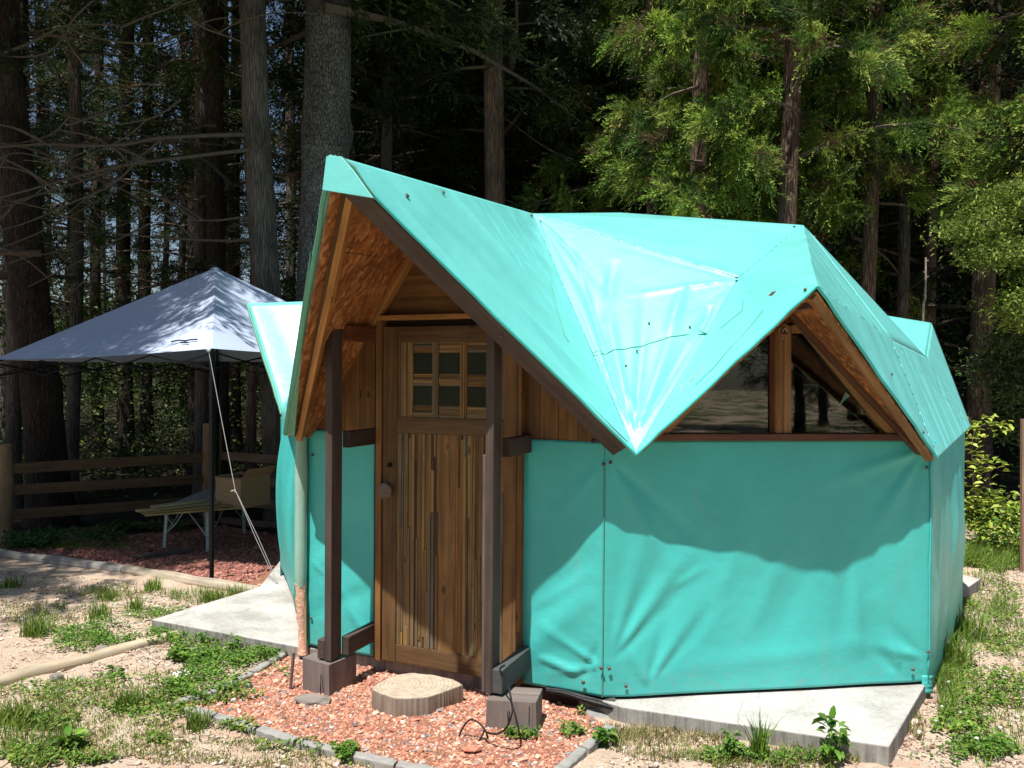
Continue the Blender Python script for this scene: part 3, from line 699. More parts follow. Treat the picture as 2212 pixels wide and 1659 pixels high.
# white slip and a metal rod by the right jamb
rdp = sof(1117, 1380, .05); mb = MB(); a_ = C0v+t1*rdp+n1*.055; mb.tube([a_+np.array([0, 0, zof(1117, 1424, .05)]), a_+np.array([0, 0, zof(1117, 1367, .05)])], .006, 8); mb.build('hinge_rod', METAL, H)
a_ = onwall(1119, 798, C[0], C[1], .012); mb = MB(); mb.beam(a_, a_+np.array([0, 0, -.03]), .008, .004, n1); mb.build('paper_slip', WHITE, H)

# ---- tarp walls
def wall_tarp(A, B, z0, z1, folds, name='wall', mat=TARP, nu=110, nv=80, off=.004, sag=0.0, zl=None):
    A = v3(A, 0); B = v3(B, 0); t_ = (B-A)/np.linalg.norm(B-A); n_ = np.array([t_[1], -t_[0], 0])
    L = np.linalg.norm(B-A)
    e = np.array([0, 0, 1.])
    fl_ = []
    for (u0, v0), (u1, v1), w_, am, mode in folds: fl_.append((A+t_*u0*L+e*(z0+(z1-z0)*v0), A+t_*u1*L+e*(z0+(z1-z0)*v1), w_, am, mode))
    fn = fold_fn(fl_) if fl_ else (lambda P: np.zeros(len(P)))
    rr_ = np.random.default_rng(int(L*1000)); kk = rr_.normal(0, 5, (14, 2)); ph = rr_.uniform(0, 6.3, 14)
    def disp(P):
        a = (P-A)@t_; b = P[:, 2]; s_ = fn(P)
        for k in range(14): s_ = s_+.0011*np.sin(kk[k, 0]*a+kk[k, 1]*b+ph[k])
        return s_+sag*np.sin(np.pi*np.clip(a/L, 0, 1))*np.sin(np.pi*np.clip((b-z0)/(z1-z0), 0, 1))
    P, Fq = quad_patch(A+e*z0, B+e*z0, B+e*z1, A+e*z1, nu, nv, disp, n_)
    P = P+n_*off
    o = np_mesh(name, P, Fq, mat, H, smooth=True)
    s2 = o.modifiers.new('cloth', 'SOLIDIFY'); s2.thickness = .004; s2.offset = -1
    return o, A, t_, n_, L
Pt = lambda s_: (C0v+t1*s_)[:2]
sL1 = sof(809, 1150)
wl, *_ = wall_tarp(C[0], Pt(sL1), ZB, ZT-.005, [((0, .35), (.9, .55), .05, .008, 0), ((.05, .15), (1, .30), .05, -.008, 0), ((1, .05), (.3, .35), .04, .01, 1), ((.0, .62), (1, .72), .06, .004, 0), ((.05, .4), (.8, .2), .02, .006, 1)], nu=40)
sR0 = sof(1128, 1200)
wr, Aw, tw, nw_, Lr = wall_tarp(Pt(sR0), C[1], ZB, ZT-.005, [((.97, .12), (.1, .28), .03, .012, 1), ((.97, .12), (.3, .05), .02, .012, 1), ((.0, .10), (.9, .42), .06, .010, 0), ((.0, .22), (.95, .60), .06, -.008, 0), ((.75, .08), (.2, .12), .018, .014, 0), ((.75, .05), (.95, .2), .02, -.01, 0), ((.1, .3), (.9, .5), .03, .006, 0), ((.95, .9), (.2, .6), .05, .006, 1)], nu=50)
fr = []
r_ = random.Random(4)
for (u, v_), tg in (((.01, .93), [(.12, .3), (.25, .35), (.4, .45)]), ((.015, .13), [(.06, .8), (.14, .75), (.22, .7), (.32, .7), (.3, .5)]), ((.13, .035), [(.22, .5), (.3, .4), (.42, .5), (.05, .3)]),
                    ((.985, .10), [(.9, .5), (.93, .8), (.8, .3), (.7, .2)]), ((.97, .96), [(.8, .7), (.75, .5), (.88, .5), (.6, .8)]), ((.9, .04), [(.75, .25), (.82, .4)])):
    for k, g in enumerate(tg): fr.append(((u, v_), g, .045, (.011 if k % 2 else -.009), 1))
fr += [((.75, .62), (.70, .1), .05, -.008, 0), ((.55, .6), (.42, .2), .05, .007, 0), ((.62, .55), (.50, .15), .06, -.006, 0), ((.40, .62), (.30, .2), .05, .006, 0), ((.74, .60), (.78, .1), .03, .008, 0), ((.2, .1), (.8, .16), .05, .006, 0), ((.2, .42), (.3, .5), .02, .005, 0)]
ww_, A2, t2w, n2w, L2w = wall_tarp(C[1], C[2], ZB, ZT+.0, fr, nu=150, nv=100)
w3, A3, t3, n3, L3 = wall_tarp(C[2], C[3], .02, ZT-.01, [((.1, 0), (.12, 1), .05, .012, 0), ((.35, 0), (.33, 1), .07, -.014, 0), ((.6, 0), (.62, 1), .08, .012, 0), ((.25, .1), (.5, .9), .05, .008, 0)], sag=.05, nu=60)
w0, A0, t0, n0_, L0 = wall_tarp(C[8], C[0], .16, ZT-.02, [((.2, 0), (.22, 1), .08, .02, 0), ((.7, 0), (.72, 1), .06, -.02, 0)], sag=.07, nu=60)
for i in range(3, 8): wall_tarp(C[i], C[i+1], .05, ZT, [], nu=6, nv=4)
# lap of cloth round the near right corner and the seam at the middle corner
def lap(A, t_, n_, s0, s1, z0, z1, name='seam_lap', mat=TARP, o_=.010):
    mb = MB(); nseg = 12; pts = []
    rr_ = random.Random(int(s0*100))
    a = [A+t_*(s0)+n_*(o_-.002+rr_.uniform(0, .003))+np.array([0, 0, z0+(z1-z0)*i/nseg]) for i in range(nseg+1)]
    b = [A+t_*(s1+rr_.uniform(-.004, .004))+n_*(o_+rr_.uniform(0, .003))+np.array([0, 0, z0+(z1-z0)*i/nseg]) for i in range(nseg+1)]
    mb.add(a+b, [(i, nseg+1+i, nseg+2+i, i+1) for i in range(nseg)], (.1, .5, .4), 0, None, True)
    o = mb.build(name, mat, H); s2 = o.modifiers.new('cloth', 'SOLIDIFY'); s2.thickness = .004; return o
mb = MB(); mb.tube([C1v+(n1+n2)*.004+np.array([0, 0, z]) for z in np.linspace(ZB, ZT-.13, 12)], .0026, 5, (.2, .3, .3)); mb.build('seam', HEM, H)
C2v = v3(C[2], 0); lap(C2v, t2, n2, -.003, -.016, ZB-.01, ZT-.05, o_=.006); lap(C2v, t2, n2, -.045, .012, .025, ZB+.03)
# pale rolled edge of cloth at the front left corner, torn open over pink insulation
mb = MB(); c_ = v3(C[0], 0)
cq = at(650, 1200, 4.40); cq[2] = 0; rp = [cq+np.array([0, 0, z]) for z in np.linspace(.42, 1.28, 9)]
mb.tube(rp, [.030, .036, .034, .036, .034, .036, .037, .034, .03], 12, (.4, .6, .5)); mb.build('rolled_corner', PALE, H)
mb = MB(); rr_ = random.Random(2)
ip = [cq+np.array([.012*(1-z/.44), .0, z]) for z in np.linspace(.04, .44, 9)]
mb.tube(ip, [.030, .024, .028, .022, .026, .024, .028, .03, .032], 9, (.6, .3, .2), jit=lambda i, k: rr_.uniform(.75, 1.25)); mb.build('insulation', PINK, H)
mb = MB(); mb.beam(cq+np.array([.030, -.004, .05]), cq+np.array([.028, -.004, .34]), .014, .03, (0, 1, 0), (.50, .32, .2)); mb.build('corner_stud', WOOD, H)
mb = MB(); mb.prism([c_+np.array(p) for p in ((-.06, .10, .5), (-.105, .14, .43), (-.12, .15, .30), (-.10, .14, .22), (-.085, .12, .30), (-.06, .10, .36))], (-.8, -.6, 0), .004); mb.build('torn_flap', HEM, H)
# screws on the walls
for px, py in ((1306, 1003), (1301, 1443), (1262, 1474)): hardware(onwall(px-2, py, C[0], C[1], .022), n1, .010, parent=wr)
for px, py in ((1319, 999), (1316, 1444), (1352, 1482), (2005, 1408), (1972, 1446), (1988, 978), (2002, 1010)): hardware(onwall(px, py, C[1], C[2], .020), n2, .009, parent=ww_)
for px, py in ((675, 983), (672, 1373-38)): hardware(onwall(px, py, C[0], C[1], .014), n1, .008, parent=wl)
# concrete plinth under the door, black sheet and dark strips painting the shadow gap under the skirts
mb = MB(); fbox(mb, sF0-.03, sof(1100, 1470), -.10, ZB-.012, -.05, -.012, 's'); mb.build('plinth', CONC, H, bevel=.004)
mb = MB(); fbox(mb, 0.02, sF0-.032, -.04, ZB+.02, -.08, -.045, 's'); mb.build('shadow_gap_strip', DINT, H); mb = MB(); fbox(mb, sof(1102, 1470), Lw, -.06, ZB+.02, -.10, -.03, 's', (.02, .02, .02)); mb.build('shadow_gap_strip', DINT, H)
mb = MB(); a_ = C1v+np.array([0, 0, .0])
P = [C1v+t2*.0-n2*.03, C1v+t2*(L2-.02)-n2*.03]
mb.beam(P[0]+np.array([0, 0, .075]), P[1]+np.array([0, 0, .075]), .03, .05, (0, 0, 1), (.02, .02, .02)); mb.build('shadow_gap_strip', BLACK, H)
mb = MB(); rr_ = random.Random(6)
bl = [onwall(px, py, C[0], C[1], .02) for px, py in ((1180, 1492), (1215, 1497), (1250, 1508), (1290, 1520), (1325, 1530))]
bt = [onwall(px, py, C[0], C[1], -.02) for px, py in ((1180, 1470), (1215, 1476), (1250, 1486), (1290, 1500), (1330, 1508))]
mb.add(bl+bt, [(i, i+1, 6+i, 5+i) for i in range(4)], (.02, .02, .02), 0, None, True); mb.tube(bl, [.008, .014, .010, .016, .008], 7, (.02, .02, .02)); mb.build('plastic_sheet', BLACK, H)

# ---- window gable
zW0 = float(onwall(1690, 951, C[1], C[2], .02)[2]); sw = lambda px, py, off=.02: float((onwall(px, py, C[1], C[2], off)-C1v)@t2); zw = lambda px, py, off=.02: float(onwall(px, py, C[1], C[2], off)[2])
def wprism(mb, pix, o0, o1, grain, col):
    mb.prism([onwall(x, y, C[1], C[2], 0)+n2*o0 for x, y in pix], n2, o1-o0, grain=grain, col=col)
DB = (.20, .095, .045); LB = (.40, .20, .085); RB = (.17, .055, .035)
WIN = None
mb = MB(); wprism(mb, ((1395, 951), (1985, 951), (1985, 936), (1410, 936)), -.03, .045, t2, (.16, .062, .042)); WIN = mb.build('window', WOOD, H, bevel=.003)
mb = MB(); wprism(mb, ((1668, 935), (1686, 935), (1686, 704), (1668, 704)), -.02, .035, (0, 0, 1), (.30, .13, .055)); wprism(mb, ((1687.5, 935), (1703, 935), (1703, 704), (1687.5, 704)), -.02, .030, (0, 0, 1), (.36, .17, .075)); mb.build('mullion', WOOD, WIN, bevel=.002)
mb = MB(); wprism(mb, ((1650, 718), (1667, 718), (1667, 703), (1655, 703)), -.02, .03, t2, LB); mb.build('top_rail', WOOD, WIN); mb = MB(); wprism(mb, ((1704, 720), (1735, 720), (1728, 704), (1704, 703)), -.02, .03, t2, LB); mb.build('top_rail', WOOD, WIN)
dg = onwall(1925, 935, C[1], C[2])-onwall(1735, 704, C[1], C[2])
mb = MB(); wprism(mb, ((1729, 704), (1745, 702), (1935, 935), (1908, 935), (1736, 720)), -.02, .032, dg, LB); mb.build('side_rail', WOOD, WIN, bevel=.002)
mb = MB(); wprism(mb, ((1746, 700), (1757, 698), (1962, 935), (1938, 935)), -.02, .015, dg, DB); mb.build('trim', WOOD, H)
dg2 = onwall(1425, 935, C[1], C[2])-onwall(1660, 704, C[1], C[2])
mb = MB(); wprism(mb, ((1654, 704), (1640, 702), (1392, 935), (1440, 935), (1648, 722)), -.02, .032, dg2, LB); mb.build('side_rail', WOOD, WIN)
mb = MB(); wprism(mb, ((1441, 935), (1667, 935), (1667, 718), (1651, 718)), -.006, -.002, t2, DB); mb.build('pane', GLASS, WIN)
mb = MB(); wprism(mb, ((1704, 935), (1907, 935), (1735, 720), (1704, 720)), -.006, -.002, t2, DB); mb.build('pane', GLASS, WIN)
mb = MB(); wprism(mb, ((1667, 935), (1662, 935), (1662, 720), (1667, 718)), -.001, .012, (0, 0, 1), RB); wprism(mb, ((1908, 935), (1898, 928), (1898, 934), (1900, 935)), -.001, .012, (0, 0, 1), RB); mb.build('glazing_bead', WOOD, WIN)
mb = MB(); wprism(mb, ((1600, 745), (1648, 702), (1756, 697), (1860, 800), (1805, 640), (1735, 640)), -.04, -.021, t2, (.26, .09, .035)); 
mb = MB(); wprism(mb, ((1640, 701), (1757, 697), (1775, 690), (1766, 634), (1755, 634)), -.03, .005, t2, (.28, .10, .04)); mb.build('gable_boards', WOOD, H)
mb = MB(); b0 = onwall(1756, 652, C[1], C[2], .28); mb.beam(b0, b0-n2*.24, .05, .06, (0, 0, 1), (.12, .075, .06)); mb.build('ridge_block', WEATH, H, bevel=.003)
wt = onwall(1768, 632, C[1], C[2], 0); nRr = nR if nR[2] < 0 else -nR
dW = (D2-W)/np.linalg.norm(D2-W)
def cutline(P0, n_, px, Aa=C[1], Bb=C[2]):
    s_ = sw(px, 850); Q = C1v+t2*s_; return Q+np.array([0, 0, zplane(P0, n_, Q[0], Q[1])])
pxr = min(range(1620, 1800, 2), key=lambda p_: abs(cutline(W, nR, p_)[2]-cutline(W, n_f3, p_)[2])); q0 = cutline(W, nR, pxr); q1 = cutline(W, nR, 1990)
mb = MB(); mb.prism([p+nRr*.008 for p in (W+dW*.02-n2*.012, D2-n2*.012, q1-n2*.04, q0-n2*.04)], nRr, .012, grain=dW); mb.build('soffit', OSB, H)
n3l = n_f3 if n_f3[2] < 0 else -n_f3; dW3 = (D1-W)/np.linalg.norm(D1-W)
q2 = cutline(W, n_f3, pxr); q3 = cutline(W, n_f3, 1420)
mb = MB(); mb.prism([p+n3l*.010 for p in (W+dW3*.06-n2*.03, q2-n2*.04, q3-n2*.04, D1-dW3*.04-n2*.03)], n3l, .012, grain=dW3); mb.build('soffit', OSB, H)
mb = MB(); mb.beam(W+dW*.03+nRr*.035-n2*.02, D2-dW*.02+nRr*.03-n2*.02, .022, .03, nRr, (.36, .17, .07)); mb.build('rafter', WOOD, H, bevel=.002)
mb = MB(); mb.beam(q0+nRr*.03+n2*.05, q1+nRr*.03+n2*.05, .045, .03, nRr, (.16, .07, .04)); mb.build('rafter', WOOD, H, bevel=.002)
# rope loop on the window head
rc = onwall(1693, 712, C[1], C[2], .05); mb = MB()
mb.tube([rc+t2*.024*math.cos(a)+np.array([0, 0, .026*math.sin(a)])+n2*.004*math.sin(3*a) for a in np.linspace(0, 6.28, 14)], .008, 6, cap=False)
mb.build('rope', plain('brown_rope', (.22, .10, .05), .8, nz=.3), WIN)
mb = MB(); mb.tube([rc+t2*.01+np.array([0, 0, .01]), rc+t2*.018+np.array([0, 0, -.015]), rc+t2*.0+np.array([0, 0, -.03]), rc-t2*.006+np.array([0, 0, -.045])], .003, 5); mb.tube([rc+t2*.01+np.array([0, 0, .01]), rc-t2*.002+np.array([0, 0, -.0]), rc-t2*.008+np.array([0, 0, -.012])], .003, 5); mb.build('string', ROPE, WIN)
# inner floor, and an added lining coloured near-black for the unlit room
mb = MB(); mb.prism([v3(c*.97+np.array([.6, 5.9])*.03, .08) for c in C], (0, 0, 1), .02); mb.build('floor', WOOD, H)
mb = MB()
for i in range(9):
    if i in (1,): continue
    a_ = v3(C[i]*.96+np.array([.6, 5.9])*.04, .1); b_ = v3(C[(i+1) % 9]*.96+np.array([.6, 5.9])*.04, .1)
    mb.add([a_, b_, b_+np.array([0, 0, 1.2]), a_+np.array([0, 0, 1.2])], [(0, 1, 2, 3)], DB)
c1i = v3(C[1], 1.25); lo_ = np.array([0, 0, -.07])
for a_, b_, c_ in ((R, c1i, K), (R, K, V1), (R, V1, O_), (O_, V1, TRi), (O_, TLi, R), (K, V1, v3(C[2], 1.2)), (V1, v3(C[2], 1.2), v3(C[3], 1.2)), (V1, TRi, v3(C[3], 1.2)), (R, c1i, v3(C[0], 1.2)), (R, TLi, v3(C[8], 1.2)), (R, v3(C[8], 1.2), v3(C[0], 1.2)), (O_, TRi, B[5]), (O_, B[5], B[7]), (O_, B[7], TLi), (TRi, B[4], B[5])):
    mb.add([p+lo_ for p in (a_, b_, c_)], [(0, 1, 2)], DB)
mb.build('unlit_lining', DINT, H)
mb = MB(); fbox(mb, sF0+.01, sF1-.01, zD1-.03, zD1+.12, -.12, -.03, 's'); mb.build('gap_darkener', DINT, H)  # added dark panel that blacks out the gap above the door
# things standing inside on the window ledge
mb = MB(); mb.beam(C1v+t2*.3-n2*.17+np.array([0, 0, zW0-.008]), C1v+t2*1.5-n2*.17+np.array([0, 0, zW0-.008]), .2, .02, (0, 0, 1), DB); mb.build('window_ledge', WOOD, H)
def blob(loc, r, seed, mat, name, label, cat, sc=(1, 1, 1), sub=3, rough=.22, sink=.0):
    bm = bmesh.new(); bmesh.ops.create_icosphere(bm, subdivisions=sub, radius=1); rr = np.random.default_rng(seed); ks = rr.normal(0, 2.2, (8, 3)); ph = rr.uniform(0, 6.3, 8)
    for v in bm.verts:
        c = np.array(v.co); s_ = 1+rough*sum(math.sin(ks[i]@c+ph[i]) for i in range(8))/3.
        v.co = Vector(c*s_*r*np.array(sc))
        v.co.z = max(v.co.z, -r*sc[2]*.75)
    zmin = min(v.co.z for v in bm.verts)
    for v in bm.verts: v.co.z -= zmin+sink
    me = bpy.data.meshes.new(name); bm.to_mesh(me); bm.free(); me.materials.append(mat)
    ca = me.color_attributes.new('Col', 'FLOAT_COLOR', 'CORNER'); ca.data.foreach_set('color', np.tile([.42, .37, .33, 1.], len(me.loops)))
    o = link_mesh(name, me, None, loc); return tag(o, label, cat)
zl_ = zW0+.003
pz = lambda px, o_: C1v+t2*sw(px, 910)-n2*o_+np.array([0, 0, zl_])
blob(pz(1790, .14), .055, 3, YELLOW, 'cloth', 'crumpled yellow cloth on the ledge behind the gable window', 'cloth', (1.5, 1, .8))
def cup(px, o_, label):
    p = pz(px, o_); mb = MB(); mb.tube([p, p+np.array([0, 0, .003]), p+np.array([0, 0, .075]), p+np.array([0, 0, .078]), p+np.array([0, 0, .06])], [.026, .028, .036, .034, .030], 14, (.8, .8, .8)); 
    o = mb.build('cup', WHITE, loc=p); tag(o, label, 'cup', 'cups behind the gable window')
cup(1865, .13, 'white cup on the ledge behind the gable window, nearer the right corner'); cup(1832, .16, 'white cup on the ledge behind the gable window, next to the yellow cloth')

# ------------------------------------------------------------------ porch blocks, step, kerbs
def block(pf, w_, d_, h_, name, label, rot, z0=-.02, seed=1, chop=0):
    """pf = nearest bottom corner; rot = direction of the left-to-right front edge"""
    t_ = np.array([math.cos(rot), math.sin(rot), 0]); n_ = np.array([-t_[1], t_[0], 0]); p = np.array([pf[0], pf[1], z0])
    mb = MB(); base = [p, p+t_*w_, p+t_*w_+n_*d_, p+n_*d_]
    rr_ = random.Random(seed)
    top = [b+np.array([rr_.uniform(-.006, .006), rr_.uniform(-.006, .006), h_-z0+rr_.uniform(-.006, .004)]) for b in base]
    vs = base+top; fs = [(0, 1, 5, 4), (1, 2, 6, 5), (2, 3, 7, 6), (3, 0, 4, 7), (4, 5, 6, 7), (3, 2, 1, 0)]
    uv = [[(0+k, 0), (0+k, w_), (h_+k, w_), (h_+k, 0)] for k in range(4)]+[[(0, 0), (.05, 0), (.05, .3), (0, .3)]]*2
    mb.add(vs, fs, (.19, .155, .14), 0, uv)
    # drying cracks as thin proud dark splinters of shade
    for k in range(3):
        u_ = rr_.uniform(.15, .85)*w_; a = p+t_*u_-n_*.0012+np.array([0, 0, rr_.uniform(.03, .08)]); mb.beam(a, a+t_*rr_.uniform(-.008, .008)+np.array([0, 0, h_*.55]), .003, .003, n_, (.02, .015, .012))
    o = mb.build(name, WEATH, loc=p, bevel=.006); return tag(o, label, 'timber block', 'timber blocks under the porch posts')
rotw = math.atan2(t1[1], t1[0])
def block_px(pc, pr, pt, label, seed, dl):
    A_ = onz(*pc, 0); return A_
# left block: front corner seen at (712,1503), left edge toward (655,1462), right edge toward (773,1460)
bA = onz(654, 1488, .01); bB = onz(711, 1504, .01)
block(bA, .18, .20, zPL-.004, 'timber_block', 'square weathered timber block under the left porch post', math.atan2(bB[1]-bA[1], bB[0]-bA[0]), seed=1)
bA = onz(1048, 1580, .01); bB = onz(1161, 1588, .01)
block(bA, .235, .17, zPR-.004, 'timber_block', 'square weathered timber block under the right porch post, black cable over it', math.atan2(bB[1]-bA[1], bB[0]-bA[0])-.03, seed=2)
# step : pointed slice of a log
zst = .110
op = [(805, 1490), (821, 1498), (855, 1509), (888, 1509), (925, 1506), (955, 1496), (971, 1490), (1000, 1479), (981, 1468), (938, 1458), (888, 1453), (855, 1458), (821, 1473), (806, 1484)]
top = [onz(x, y, zst) for x, y in op]
cen = np.mean(top, 0); mb = MB(); nn = 6; ring = []
P = []
for i in range(len(top)):
    for k in range(nn): t_ = k/nn; P.append(top[i]*(1-t_)+top[(i+1) % len(top)]*t_)
P = [cen+(p-cen)*(1+.010*math.sin(i*2.9)+.006*math.sin(i*1.3)) for i, p in enumerate(P)]
zb = -.02; n_ = len(P); lv = [(1.0, zst-.004), (1.01, zst-.03), (1.012, zst*.5), (1.0, zb)]
vs = [cen+(p-cen)*.985+np.array([0, 0, .0]) for p in P]
for s_, z_ in lv: vs += [np.array([*(cen+(p-cen)*s_)[:2], z_]) for p in P]
fs = []; uvs = []
for l in range(4):
    for i in range(n_):
        j = (i+1) % n_; fs.append((l*n_+i, (l+1)*n_+i, (l+1)*n_+j, l*n_+j)); z0_ = [zst, zst-.004, zst-.03, zst*.5, zb]
        uvs.append([(z0_[l], i*.02), (z0_[l+1], i*.02), (z0_[l+1], i*.02+.02), (z0_[l], i*.02+.02)])
mb.add(vs, fs, (.26, .21, .17), 0, uvs)
vs2 = vs[:n_]+[cen]; mb.add(vs2, [(i, (i+1) % n_, n_) for i in range(n_)], (.5, .42, .33), 1)
def rings():
    mt, t, bs, ns, ls = nodes('cut_log_face'); tc = ns.new('ShaderNodeTexCoord').outputs['Object']
    wv = ns.new('ShaderNodeTexWave'); wv.wave_type = 'RINGS'; wv.rings_direction = 'Z'; wv.inputs['Scale'].default_value = 16; wv.inputs['Distortion'].default_value = 2.5; wv.inputs['Detail'].default_value = 3; ls.new(tc, wv.inputs['Vector'])
    n = noise(ns, ls, tc, 22, 6, .7); c = mix(ns, ls, wv.outputs['Fac'], (.40, .32, .24), (.50, .415, .32)); c = mix(ns, ls, .8, c, ramp(ns, ls, n, [(.35, .7), (.6, 1.12)]), 'MULTIPLY')
    ls.new(c, bs.inputs['Base Color']); bs.inputs['Roughness'].default_value = .85; bump(ns, ls, bs, n, .4, .006); return mt
RINGS = rings()
o = mb.build('log_step', [WEATH, RINGS], loc=(cen[0]-.05, cen[1]+.03, zb)); tag(o, 'flat pointed slice of pale log used as a doorstep', 'step')

KR = 0
def kerb(a, b, label, r=.024, seed=0, cat='kerb', mat=KERB, group='kerb pieces round the porch gravel', name='kerb_stone', lift=.012, col=(.5, .5, .5)):
    A_ = ong(*a); B_ = ong(*b); A_[2] += lift; B_[2] += lift; d = (B_-A_)/np.linalg.norm(B_-A_); rr_ = random.Random(seed*7+1)
    n = max(5, int(np.linalg.norm(B_-A_)/.03)); pts = [A_+(B_-A_)*i/n+np.array([0, 0, rr_.uniform(-.003, .003)]) for i in range(n+1)]
    rad = [r*(.9 if i in (0, n) else 1)*rr_.uniform(.93, 1.07) for i in range(n+1)]
    mb = MB(); sd_ = np.cross(d, (0, 0, 1.)); sd_ /= np.linalg.norm(sd_); vs = []; prof = ((-1, -1.2), (1, -1.2), (1.02, .55), (.72, .82), (-.72, .85), (-1.02, .5))
    for i, p in enumerate(pts):
        for a_, b_ in prof: vs.append(p+sd_*r*(a_*(.92 if i in (0, n) else 1)+rr_.uniform(-.07, .07))+np.array([0, 0, r*(b_*(.9 if i in (0, n) else 1)+rr_.uniform(-.06, .06))]))
    fs = [(i*6+k, i*6+(k+1) % 6, (i+1)*6+(k+1) % 6, (i+1)*6+k) for i in range(n) for k in range(6)]+[tuple(range(6))[::-1], tuple(range(n*6, n*6+6))]
    mb.add(vs, fs, col); o = mb.build(name, mat, loc=A_-np.array([0, 0, r]), bevel=.002); return tag(o, label, cat, group)
kp_ = [(378, 1530), (470, 1500), (545, 1462), (585, 1437), (635, 1408)]
for i in range(4): kerb(kp_[i], (kp_[i+1][0]-5, kp_[i+1][1]+2), ['rough grey kerb piece at the left tip of the porch gravel', 'rough grey kerb piece second from the left tip, along the clover', 'rough grey kerb piece third from the left tip, along the clover', 'rough grey kerb piece nearest the left timber block'][i], seed=i)
kq_ = [(405, 1538), (468, 1556), (560, 1584), (645, 1612), (735, 1634), (860, 1662), (1000, 1690)]
for i in range(6): kerb(kq_[i], (kq_[i+1][0]-5, kq_[i+1][1]-1), ['short front kerb piece beside the left tip of the porch gravel', 'front kerb piece second from the left tip of the porch gravel', 'front kerb piece behind the low tuft in the grass', 'front kerb piece below the middle of the porch gravel', 'front kerb piece leaving the picture at the bottom', 'front kerb piece just under the bottom edge of the picture'][i], seed=10+i, r=.023)
kr_ = [(1190, 1690), (1262, 1628), (1325, 1576)]
for i in range(2): kerb(kr_[i], (kr_[i+1][0]-4, kr_[i+1][1]+3), ['right kerb piece at the bottom edge of the picture', 'right kerb piece ending by the concrete slab'][i], seed=20+i, r=.024)
blob(onz(1306, 1556, -.03), .075, 5, KERB, 'broken_concrete', 'broken lump of concrete between the gravel and the slab', 'rubble', (1.5, .6, .5), rough=.3, sub=2)
# big peeled log lying in the sand, and the long log edging
def log(pts, r0, r1, label, name='log', mat=WEATH, col=(.66, .50, .30), seed=0, seg_=14):
    P = [ong(*p) for p in pts]; L = len(P); Q = []
    for i in range(L-1):
        for k in range(6): Q.append(P[i]+(P[i+1]-P[i])*k/6)
    Q.append(P[-1]); n = len(Q); rr_ = random.Random(seed); ph = rr_.uniform(0, 6)
    rad = [(r0+(r1-r0)*i/(n-1))*(1+.05*math.sin(i*.9+ph)) for i in range(n)]
    Q = [q_+np.array([0, 0, rad[i]*.35]) for i, q_ in enumerate(Q)]
    mb = MB(); mb.tube(Q, rad, seg_, col, jit=lambda i, k: 1+.03*math.sin(k*2.1+i*.4)); o = mb.build(name, mat, loc=P[0]); return tag(o, label, 'log')
log([(-60, 1500), (60, 1462), (190, 1430), (300, 1398), (410, 1372)], .040, .034, 'pale peeled log half sunk in the sand left of the slab', seed=1, col=(.46, .38, .27))
log([(-60, 1192), (60, 1210), (180, 1224), (270, 1237)], .048, .046, 'grey weathered log edging the tent gravel, left length', name='edging_log', col=(.33, .31, .28), seed=2)
log([(272, 1237), (360, 1250), (440, 1264), (535, 1279), (600, 1291)], .046, .044, 'weathered log edging the tent gravel beside the slab, right length', name='edging_log', col=(.40, .34, .26), seed=3)
blob(ong(675, 1524), .055, 6, STONE, 'rock', 'flat pale rock in the gravel before the left timber block', 'rock', (1.5, .7, .5), rough=.2)
blob(ong(122, 1473), .035, 8, STONE, 'rock', 'small brown rock leaning on the peeled log', 'rock', (1, .8, .8), rough=.2)
blob(ong(218, 1410), .035, 9, STONE, 'rock', 'small round rock behind the peeled log', 'rock', (1, .8, .7), rough=.1)
blob(ong(265, 1408+18), .0, 1, STONE, 'rock', 'x', 'rock') if False else None
o = blob(ong(385, 1463+4), .05, 12, WHITE, 'paper_scrap', 'crumpled white paper lying among the weeds', 'paper', (1.2, .8, .45), rough=.4, sub=2)
blob(ong(985, 1568), .0, 1, STONE, 'rock', 'x', 'rock') if False else None
# metal stake
mb = MB(); a_ = ong(627, 1494); b_ = at(634, 1412, a_[1]+.02); mb.tube([a_, b_], [.0075, .0085], 8); mb.tube([b_, b_+np.array([0, 0, .004])], .010, 8); o = mb.build('metal_stake', plain('rusty_metal', (.20, .13, .11), .6, .3, nz=.4), loc=a_); tag(o, 'thin rusty metal stake standing at the edge of the porch gravel', 'stake')
# cable
def px3(px, py, Y): return at(px, py, Y)
cps = [px3(1083, 1440, 3.72), px3(1090, 1437, 3.62), px3(1080, 1447, 3.56), px3(1095, 1470, 3.44), px3(1104, 1510, 3.36), px3(1106, 1540, 3.30), px3(1095, 1570, 3.30), px3(1075, 1585, 3.33), px3(1052, 1583, 3.36)]
cps2 = [px3(1052, 1583, 3.36), px3(1035, 1562, 3.40), px3(1015, 1555, 3.42), px3(998, 1575, 3.44), px3(988, 1605, 3.44), px3(992, 1630, 3.42), onz(1005, 1636, 0.0), onz(1020, 1620, .0), px3(1040, 1592, 3.42), px3(1048, 1578, 3.40), px3(1055, 1600, 3.42), onz(1060, 1625, 0)]
def smooth(P, n=6):
    P = [np.array(p) for p in P]; out = []
    for i in range(len(P)-1):
        p0 = P[max(i-1, 0)]; p1 = P[i]; p2 = P[i+1]; p3 = P[min(i+2, len(P)-1)]
        for k in range(n):
            t_ = k/n; out.append(.5*((2*p1)+(-p0+p2)*t_+(2*p0-5*p1+4*p2-p3)*t_*t_+(-p0+3*p1-3*p2+p3)*t_**3))
    out.append(P[-1]); return out
mb = MB(); mb.tube(smooth(cps), .0042, 7); mb.tube(smooth(cps2), .0040, 7); o = mb.build('cable', BLACK, loc=onz(1020, 1620, 0)); tag(o, 'black electric cable looped over the right timber block into the gravel', 'cable')

